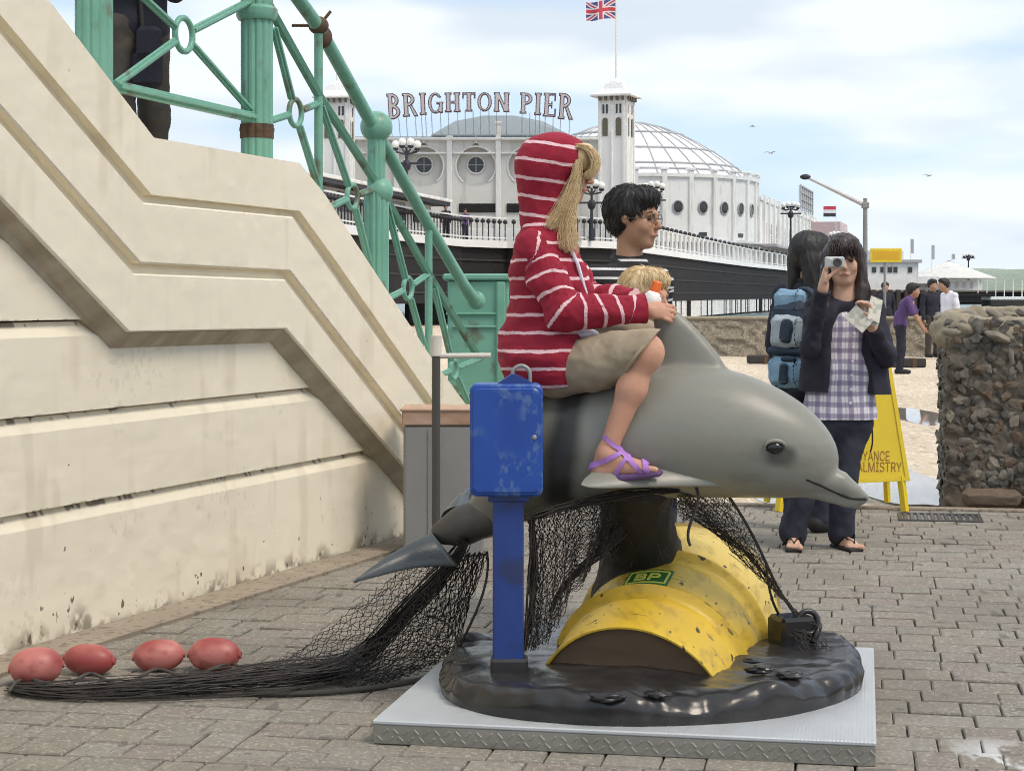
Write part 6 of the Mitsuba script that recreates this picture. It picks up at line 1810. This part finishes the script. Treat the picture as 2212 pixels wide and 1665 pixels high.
part(bp_, 'shoulder_strap', tube(spline([BPt(1712, 640, .05), BPt(1738, 622, .04), BPt(1762, 640, .1), BPt(1768, 700, .14)], 14), .018, 8, squash=(1, .5)), 'pack_navy', smooth=True)

# ------------------------------------------------------------------ the woman taking a photograph
wm = thing('person', 'woman with long dark hair, navy jacket and purple checked shirt raising a small camera', 'person')
WP = lambda px, py, dd=0.0: U(px, py, 9.2 - dd)
RWm = frame((-.06, -1)); RWh = frame((-.12, -1))
hcw, hsw = WP(1822, 563, .03), .243
sk = head_prims(hcw, RWh, hsw)
shR_, elR_, wrR_ = WP(1764, 664), WP(1750, 752, .14), WP(1779, 617, .27)
shL_, elL_, wrL_ = WP(1884, 664), WP(1914, 770, .10), WP(1882, 700, .30)
sk += [cone(hcw - ZU * .07, WP(1824, 650), .055, .055, .03), cone(WP(1824, 650), WP(1818, 860), .08, .09, .04)]
for a, e, w in ((shR_, elR_, wrR_), (shL_, elL_, wrL_)):
    sk += [cone(a, e, .042, .034, .02), cone(e, w, .034, .024, .02)]
sk += hand_prims(wrR_, V([.12, 0, 1]), V([1, -.1, -.1]), V([.2, -.6, .7]), .165, .55, .5)
sk += hand_prims(wrL_, V([-.25, -.25, .9]), V([-.85, -.4, -.1]), V([-.3, -.9, .1]), .165, .62, .45)
hipR_, hipL_ = WP(1780, 905), WP(1842, 905)
knR_, knL_ = WP(1742, 1035, .03), WP(1822, 1035, .03)
anR_, anL_ = WP(1713, 1160), WP(1818, 1157)
for h, k, a, ft in ((hipR_, knR_, anR_, V([-.10, -1, 0])), (hipL_, knL_, anL_, V([.32, -.95, 0]))):
    ft = unit(ft); side = unit(np.cross(ZU, ft))
    sk += [cone(h, k, .075, .05, .03), cone(k, a, .05, .033, .03)]
    gz = V([a[0], a[1], .03])
    sk += [cone(gz - ft * .03, gz + ft * .10, .036, .030, .02)]
    for i in range(5):
        b = gz + ft * .11 + side * (.028 - .014 * i) - ZU * .006
        sk.append(cone(b, b + ft * (.05 - .006 * i), .013, .011 if i else .013, .004))
wb = part(wm, 'body', blob(sk, .0072, 2), 'skin_light', smooth=True)
face_parts(wb, hcw, RWh, hsw)
Q = lambda a, l, u: hcw + RWh @ (V([a, l, u]) * hsw)
cap = [egg(Q(-.10, 0, .16), V([.45, .40, .42]) * hsw, RWh, .05 * hsw), egg(Q(.20, 0, .26), V([.22, .33, .20]) * hsw, RWh, .05 * hsw), cut(egg(Q(.50, 0, -.16), V([.40, .29, .34]) * hsw, RWh), .03 * hsw)]
for l in (-1, 1):
    cap += [cone(Q(-.02, l * .34, .1), Q(.10, l * .37, -.55), .12 * hsw, .13 * hsw, .06 * hsw), cone(Q(.10, l * .37, -.55), Q(.28, l * .33, -1.25), .13 * hsw, .08 * hsw, .05 * hsw), cone(Q(-.25, l * .2, 0), Q(-.22, l * .24, -.9), .22 * hsw, .16 * hsw, .08 * hsw)]
m = blob(cap, .0075, 2)
m.vertices += m.vertex_normals * ((meshkit.fbm(m.vertices * V([60, 60, 8]) + 4, 3, 3) - .5) * .022)[:, None]
lk = [[Q(.10, l * .36, -.2), Q(.16, l * (.40 + .02 * i), -.7), Q(.30, l * (.36 + .03 * i - .04), -1.3 - .05 * i)] for l in (-1, 1) for i in range(4)]
fr_ = [[Q(.25, -.25 + .07 * i, .42), Q(.42, -.25 + .07 * i, .26), Q(.405, -.26 + .072 * i, .06)] for i in range(8)]
part(wm, 'hair', cat([m, strands(lk, 22, .012, .0028, 5), strands(fr_, 18, .008, .0026, 6)]), 'hair_dark', smooth=True, label='long straight dark hair with a fringe')
sh2 = [egg(WP(1822, 715), (.100, .132, .15), RWm, .05)]
for o in (-1, 1):
    sh2 += [cone(WP(1822 + o * 18, 700), WP(1818 + o * 22, 800), .094, .096, .05), cone(WP(1818 + o * 22, 800), WP(1811 + o * 34, 925), .096, .120, .05)]
m = blob(sh2, .010, 3)
m.vertices += m.vertex_normals * ((meshkit.fbm(m.vertices * V([14, 14, 7]), 3, 8) - .5) * .024)[:, None]
m = m.slice_plane(WP(1812, 903), V([.0, 0, 1]), cap=False)
swt = part(wm, 'shirt', m, 'plaid_cotton', smooth=True, label='purple and white checked shirt hanging out')
for i in range(7):
    p, n_ = WP(1846 - i * 1.5, 690 + 30 * i, .0), None
    loc, _, _ = m.ray.intersects_location([V([0, 0, EYE])], [unit(p - V([0, 0, EYE]))], multiple_hits=False)
    if len(loc):
        part(swt, 'button', ell(loc[0], (.007, .004, .007), sub=1), 'white_cloth', smooth=True)
jw = [cone(shR_, shL_, .062, .062, .05), egg(WP(1822, 712), (.132, .175, .15), RWm, .05)]
for o in (-1, 1):
    jw += [cone(WP(1822 + o * 30, 700), WP(1824 + o * 42, 856), .128, .132, .05)]
for o in (-.8, 0, .8):
    jw += [cut(cone(WP(1838 + o * 6, 640, .13), WP(1836 + o * 18, 715, .125), .030, .050), .012), cut(cone(WP(1836 + o * 18, 715, .125), WP(1836 + o * 34, 900, .125), .050, .056), .012)]
m = blob(jw, .010, 3)
m.vertices += m.vertex_normals * ((meshkit.fbm(m.vertices * V([12, 12, 6]), 3, 8) - .5) * .03)[:, None]
m = m.slice_plane(WP(1820, 846), V([.04, 0, 1]), cap=False)
jwk = part(wm, 'jacket', m, 'navy_cloth', smooth=True, label='open navy jacket')
for a, e, w in ((shR_, elR_, wrR_), (shL_, elL_, wrL_)):
    d = unit(w - e)
    m = blob([cone(a, e, .055, .047, .03), cone(e, w - d * .02, .047, .038, .03)], .010, 3)
    m.vertices += m.vertex_normals * ((meshkit.fbm(m.vertices * 14, 3, 8) - .5) * .03)[:, None]
    part(jwk, 'sleeve', m.slice_plane(w - d * .025, -d, cap=True), 'navy_cloth', smooth=True)
tr = [cone(hipR_, hipL_, .095, .095, .04)]
for h, k, a in ((hipR_, knR_, anR_), (hipL_, knL_, anL_)):
    tr += [cone(h, k, .086, .062, .04), cone(k, a + ZU * .012, .060, .068, .04)]
m = blob(tr, .010, 3)
m.vertices += m.vertex_normals * ((meshkit.fbm(m.vertices * V([12, 12, 9]), 3, 8) - .5) * .03)[:, None]
part(wm, 'jeans', m.slice_plane(V([0, 0, .022]), ZU, cap=False), 'denim_dark', smooth=True)
for a, ft in ((anR_, V([-.10, -1, 0])), (anL_, V([.32, -.95, 0]))):
    ft = unit(ft); side = unit(np.cross(ZU, ft)); gz = V([a[0], a[1], .009])
    k = part(wm, 'flip_flop', blob([cone(gz - ft * .05 + side * o * .8, gz + ft * .15 + side * o, .012, .012, .01) for o in (-.034, -.015, 0.005, .026)], .006, 2), 'black_matt', smooth=True)
    part(k, 'thong', tube([gz + ft * .02 + side * .05 + ZU * .01, gz + ft * .075 + side * .028 + ZU * .062, gz + ft * .13 + ZU * .035, gz + ft * .075 - side * .028 + ZU * .058, gz + ft * .02 - side * .05 + ZU * .01], .006, 6), 'black_matt', smooth=True)
cam = thing('compact_camera', 'small silver compact camera held up to the woman\'s eye', 'camera')
cc = WP(1803, 566, .30); Rc = frame((-.10, -1, -.02))
part(cam, 'body', rbox(.028, .094, .056, .008, cc, Rc), 'camera_silver')
m = lathe([[0, 0], [.021, 0], [.021, .012], [.017, .014], [.017, .022], [.013, .022], [.011, .016], [0, .016]], 20)
m.apply_transform(M4(cc + Rc[:, 0] * .013 + Rc[:, 1] * .012, Rc[:, 1], Rc[:, 2], Rc[:, 0])); part(cam, 'lens', m, 'steel_dark', smooth=30)
part(cam, 'flash', rbox(.004, .016, .010, .001, cc + Rc[:, 0] * .014 - Rc[:, 1] * .018 + Rc[:, 2] * .016, Rc), 'white_plastic')
lf = thing('leaflet', 'folded pale paper leaflets held in the woman\'s other hand', 'leaflet')
for i, (px, py, w, h, yw, rl) in enumerate(((1856, 688, .085, .115, -.25, .85), (1890, 668, .07, .12, .5, -.35), (1882, 676, .07, .12, .2, -.1))):
    f_ = unit(V([yw, -1, .25])); l_ = unit(np.cross(ZU, f_)); u_ = np.cross(f_, l_)
    R3 = np.stack([f_, l_ * math.cos(rl) + u_ * math.sin(rl), -l_ * math.sin(rl) + u_ * math.cos(rl)], 1)
    part(lf, 'sheet', rbox(.004, w, h, .001, WP(px, py, .36 - .012 * i), R3), 'paper')

# ------------------------------------------------------------------ people farther off
d0 = 30.5
pw, _, _ = figure('person in purple top and dark skirt bending forward on the beach, beyond the woman', (U(1945, 0, d0)[0], d0, -.05), (.9, -.3), 1.52, .24,
       dict(skin='skin_tan', hair='hair_black', top='purple_cloth', legs='navy_cloth', long=False), h=.024, detail=False,
       pose=dict(head=(.14, 0, .90), neck=(.10, 0, .83), chest=(.06, 0, .725), shL=(.09, .12, .80), shR=(.09, -.12, .80), elL=(.16, .13, .63), elR=(.17, -.13, .63), wrL=(.24, .08, .50), wrR=(.24, -.08, .50)))
pd, _, _ = figure('person with dark hair and white top walking, seen above the flint wall', (U(2050, 0, 36)[0], 36, -.05), (-.9, -.35), 1.62, .25,
       dict(skin='skin_tan', hair='hair_black', top='white_cloth', legs='brown_cloth'), h=.024, detail=False, pose=dict(head=(.08, 0, .92), knL=(.06, .06, .28), anL=(.10, .06, .045), knR=(-.02, -.06, .28), anR=(-.13, -.06, .05)))
pe_, _, _ = figure('person in dark clothes standing just left of the white shirted walker', (U(2026, 0, 38)[0], 38.5, -.05), (.3, -.9), 1.62, .25,
       dict(skin='skin_tan', hair='hair_black', top='navy_cloth', legs='brown_cloth'), h=.024, detail=False)
pf_, _, _ = figure('person in black standing on the beach below the yellow notice', (U(1912, 0, 46)[0], 46, -.1), (.2, -1), 1.66, .25,
       dict(skin='skin_tan', hair='hair_dark', top='navy_cloth', legs='denim_dark'), h=.026, detail=False)
for i, (px, d, mt) in enumerate(((963, 93.5, 'navy_cloth'), (1005, 97.5, 'purple_cloth'), (1722, 202, 'navy_cloth'))):
    figure(('person in dark clothes standing at the pier railing above the ball topped post', 'person in purple at the pier railing left of the hooded child', 'person at the pier railing left of the companion\'s dark hair')[i], (U(px, 0, d)[0], d, DZ), (.3, -1), 1.7, .25,
           dict(skin='skin_tan', hair='hair_black', top=mt, legs='denim_dark'), h=.035, detail=False)
# somebody coming down the stairs with bags
ps = U(292, 0, 8.35)
sp_p, PSp, RSp = figure('person in dark clothes with shoulder bags on the landing behind the green railing', (ps[0], 8.35, 1.62), (.75, -.6), 1.62, .24,
       dict(skin='skin_tan', hair='hair_black', top='navy_cloth', legs='brown_cloth'), h=.008, detail=False, pose=dict(wrL=(.13, .05, .68), wrR=(.13, -.05, .68), elL=(-.01, .15, .64), elR=(-.01, -.15, .64)))
for i, (px, py, w, h_) in enumerate(((322, 92, .10, .14), (318, 150, .13, .16))):
    sb = thing('shoulder_bag', ('upper', 'lower')[i] + ' dark shoulder bag carried on the landing behind the green railing', 'bag')
    p = U(px, py, 8.18 + .04 * i)
    part(sb, 'bag', rbox(w, .09, h_, .02, p, np.array([[.92, -.38, 0], [.38, .92, 0], [0, 0, 1]]).T), 'navy_cloth')
    part(sb, 'strap', tube(spline([p + V([-.03, .02, h_ / 2 - .02]), p + V([-.06, .06, .35]), p + V([-.08, .10, .62])], 10), .012, 6), 'black_matt', smooth=True)

# ================================================================== A-FRAME SIGN, FLINT WALL, DRAIN
af = thing('aframe_sign', 'yellow pavement sign with red brown lettering behind the photographing woman', 'sign')
d0 = 10.78
bl, br_, tl, tr_ = U(1672, 1050, d0), U(1964, 1050, d0), U(1738, 765, d0 + .12), U(1906, 765, d0 + .12)
def board(o, lean):
    a = [bl + o, br_ + o, tr_ + o + lean, tl + o + lean]
    ex = unit(a[1] - a[0]); ez_ = unit((a[3] + a[2]) / 2 - (a[0] + a[1]) / 2); n = np.cross(ex, ez_)
    q = [((p - a[0]) @ ex, (p - a[0]) @ ez_) for p in a]
    return q, M4(a[0], ex, ez_, n), ex, ez_, n
q, F4, ex, ez_, n = board(V([0, 0, 0]), V([0, .0, 0]))
poly = Polygon(q)
part(af, 'front_board', prism(poly, .016, F4), 'sign_yellow')
rim = poly.difference(poly.buffer(-.022, join_style=2))
F5 = F4.copy(); F5[:3, 3] += n * .016
part(af, 'rim', prism(rim, .008, F5), 'sign_yellow')
q2, F6, *_ = board(V([.0, .44, 0]), V([0, -.40, 0]))
part(af, 'back_board', prism(Polygon(q2), .014, F6), 'sign_yellow')
for (px, py) in ((1955, 1100), (1682, 1100)):
    t0 = U(px - 9 if px > 1800 else px + 9, 1050, d0 + .005); b0 = V([U(px, 0, d0 - .03)[0], d0 - .03, .0])
    part(af, 'leg', cat([tube([b0, t0 + V([0, 0, .06])], .024, 4), ]), 'sign_yellow')
    part(af, 'leg', tube([b0 + V([0, .5, 0]), t0 + V([0, .44, .06])], .02, 4), 'sign_yellow')
F7 = F4.copy(); F7[:3, 3] += n * .0162
for txt, pxr, py, hgt, wide in (('CLAIRVOYANCE', 1919, 1005, .056, .60), ('PALMISTRY', 1946, 1030, .056, .66)):
    tm = meshkit.text_mesh(txt, hgt, .002); tm.vertices[:, 0] *= wide
    p = U(pxr, py, d0) - F4[:3, 3]
    tm.apply_translation((p @ ex - tm.bounds[1, 0], p @ ez_ - tm.bounds[0, 1], 0)); tm.apply_transform(F7)
    part(af, 'lettering', tm, 'letter_brown', kind='stuff')
part(af, 'cord', tube(spline([U(1888, 885, d0 - .04), U(1884, 930, d0 - .045), U(1883, 965, d0 - .04), U(1880, 975, d0 - .04)], 12), .005, 6), 'black_matt', smooth=True)
# flint wall at the right, squared to the paving
fw = thing('flint_wall', 'rough dark flint wall end at the right edge of the paving', 'wall')
d0 = 11.2
c0 = V([U(2046, 0, d0)[0], d0, 0])
WL, WTh, WH = 2.6, 1.0, U(0, 712, d0)[2]
FWm = M4(c0, UX, VY, ZU)
def wallmesh(v): return c0 + v[:, :1] * UX + v[:, 1:2] * VY + v[:, 2:3] * ZU
core = trimesh.creation.box((WL, WTh, WH + .3)); v, f = trimesh.remesh.subdivide_to_size(core.vertices, core.faces, .03)
v = v + V([WL / 2, WTh / 2, (WH - .3) / 2])
v = v + (np.stack([meshkit.fbm(v * 13 + 11 * i, 4, i) for i in range(3)], 1) - .5) * .07
part(fw, 'core', trimesh.Trimesh(wallmesh(v), f, process=False), 'lime_mortar', smooth=True)
gf = np.random.default_rng(12)
def stone(seed, sub=1):
    r = np.random.default_rng(seed)
    m = trimesh.creation.icosphere(subdivisions=sub)
    m.vertices *= 1 + .42 * r.normal(size=(len(m.vertices), 1)) * .5
    for _ in range(2):
        k = r.normal(size=3); k /= np.linalg.norm(k)
        m.vertices -= np.maximum(m.vertices @ k - .45, 0)[:, None] * k * .85
    return m
stones = [stone(i) for i in range(10)]
shst = {(i, mt): mikit.ply(stones[i], mt, smooth=30) for i in range(10) for mt in ('flint', 'flint_pale', 'flint_brown')}
cobs = [ell((0, 0, 0), (1, 1, 1), sub=2) for _ in range(4)]
for i, q_ in enumerate(cobs):
    q_.vertices *= (1 + .5 * (meshkit.fbm(q_.vertices * 1.5 + 5 * i, 3, i) - .5))[:, None]
cobm = {(i, mt): mikit.ply(cobs[i], mt, smooth=True) for i in range(4) for mt in ('flint', 'flint_pale')}
cells = []
for row in range(28):
    z = .02 + row * .0392
    x = -.01 + gf.random() * .04
    while x < WL:
        w = .034 + .050 * gf.random() ** 1.6
        cells.append((x + w / 2, .006 + .014 * gf.normal(), z + .010 * gf.normal(), w * .60, 0)); x += w * .92
    y = .05
    while y < WTh - .05:
        w = .05 + .06 * gf.random()
        cells.append((.006 + .010 * gf.normal(), y + w / 2, z + .010 * gf.normal(), w * .58, 1)); y += w
cells.sort(key=lambda c: -c[3] if c[4] == 0 and c[0] < .62 else 1)
cnt, rest = 0, []
for x, y, z, r, sd_ in cells:
    sc_ = np.diag([r * .34, r, .030 + .012 * gf.random(), 1.0]) if sd_ else np.diag([r, r * .34, .030 + .012 * gf.random(), 1.0])
    m = np.eye(4); m[:3, 3] = (x, y, z)
    M = FWm @ m @ trimesh.transformations.rotation_matrix(gf.normal() * .35, (0, 1, 0)) @ sc_ @ trimesh.transformations.random_rotation_matrix(gf.random(3))
    mt = ('flint', 'flint_pale', 'flint_brown')[int(gf.choice(3, p=[.74, .06, .20]))]
    if cnt < 300:
        scene[key(fw + '__flint')] = {**shst[(int(gf.integers(10)), mt)], 'to_world': T(M)}; cnt += 1
    else:
        q_ = stones[int(gf.integers(10))].copy(); q_.apply_transform(M); rest.append(q_)
part(fw, 'more_flints', cat(rest), 'flint', smooth=30, kind='stuff')
# lumpy mortared cap of larger cobbles set on edge
v = V([.5, .5, .5])
m = blob([cone((.05, .10, WH - .02), (WL, .10, WH), .10, .11, .05), cone((.05, .5, WH + .03), (WL, .5, WH + .05), .10, .10, .05), cone((.05, .85, WH - .02), (WL, .85, WH), .11, .11, .05), cone((.05, .1, WH - .02), (.05, .85, WH - .02), .10, .10, .05)], .018, 3)
m.vertices += m.vertex_normals * ((meshkit.fbm(m.vertices * 11 + 3, 4, 3) - .5) * .085)[:, None]
m.vertices = wallmesh(m.vertices)
part(fw, 'cap', m, 'cap_mortar', smooth=True, label='paler lumpy mortar cap with set cobbles')
for i in range(40):
    x = .0 + WL * gf.random(); a = gf.random()
    y = -.02 + a * .5
    z = WH + .035 + .06 * math.sin(math.pi * min(1, a)) if a > .25 else WH - .045 + a * .33
    m = np.eye(4); m[:3, 3] = (x, y, z)
    M = FWm @ m @ trimesh.transformations.rotation_matrix(gf.normal() * .35, (0, 1, 0)) @ np.diag([.055 + .03 * gf.random(), .045, .030, 1.0]) @ trimesh.transformations.random_rotation_matrix(gf.random(3))
    scene[key(fw + '__cobble')] = {**cobm[(int(gf.integers(4)), 'flint_pale' if gf.random() < .92 else 'flint')], 'to_world': T(M)}
for i in range(6):
    q_ = rbox(.34, .15, .11, .03, c0 + UX * (.25 + .36 * i) - VY * (.14 + .015 * (i % 2)) + ZU * (.045 - .006 * (i % 3)), np.stack([UX, VY, ZU], 1))
    v, f = trimesh.remesh.subdivide_to_size(q_.vertices, q_.faces, .05)
    v = v + (np.stack([meshkit.fbm(v * 15 + 7 * k, 3, k) for k in range(3)], 1) - .5) * .03
    part(fw, 'plinth_stone', trimesh.Trimesh(v, f, process=False), 'flint_brown', smooth=True)
dcv = thing('drain_cover', 'dark slatted drain cover in the paving before the flint wall', 'drain cover')
pd0 = G(2030, 1118, 0.0)
Rd = np.stack([UX, VY, ZU], 1)
part(dcv, 'frame', cat([rbox(.46, .02, .02, .003, pd0 + VY * o, Rd) for o in (-.16, .16)] + [rbox(.02, .34, .02, .003, pd0 + UX * o, Rd) for o in (-.22, .22)]), 'steel_dark')
for i in range(11):
    part(dcv, 'bar', rbox(.022, .30, .018, .003, pd0 + UX * (-.19 + .038 * i), Rd), 'steel_dark')
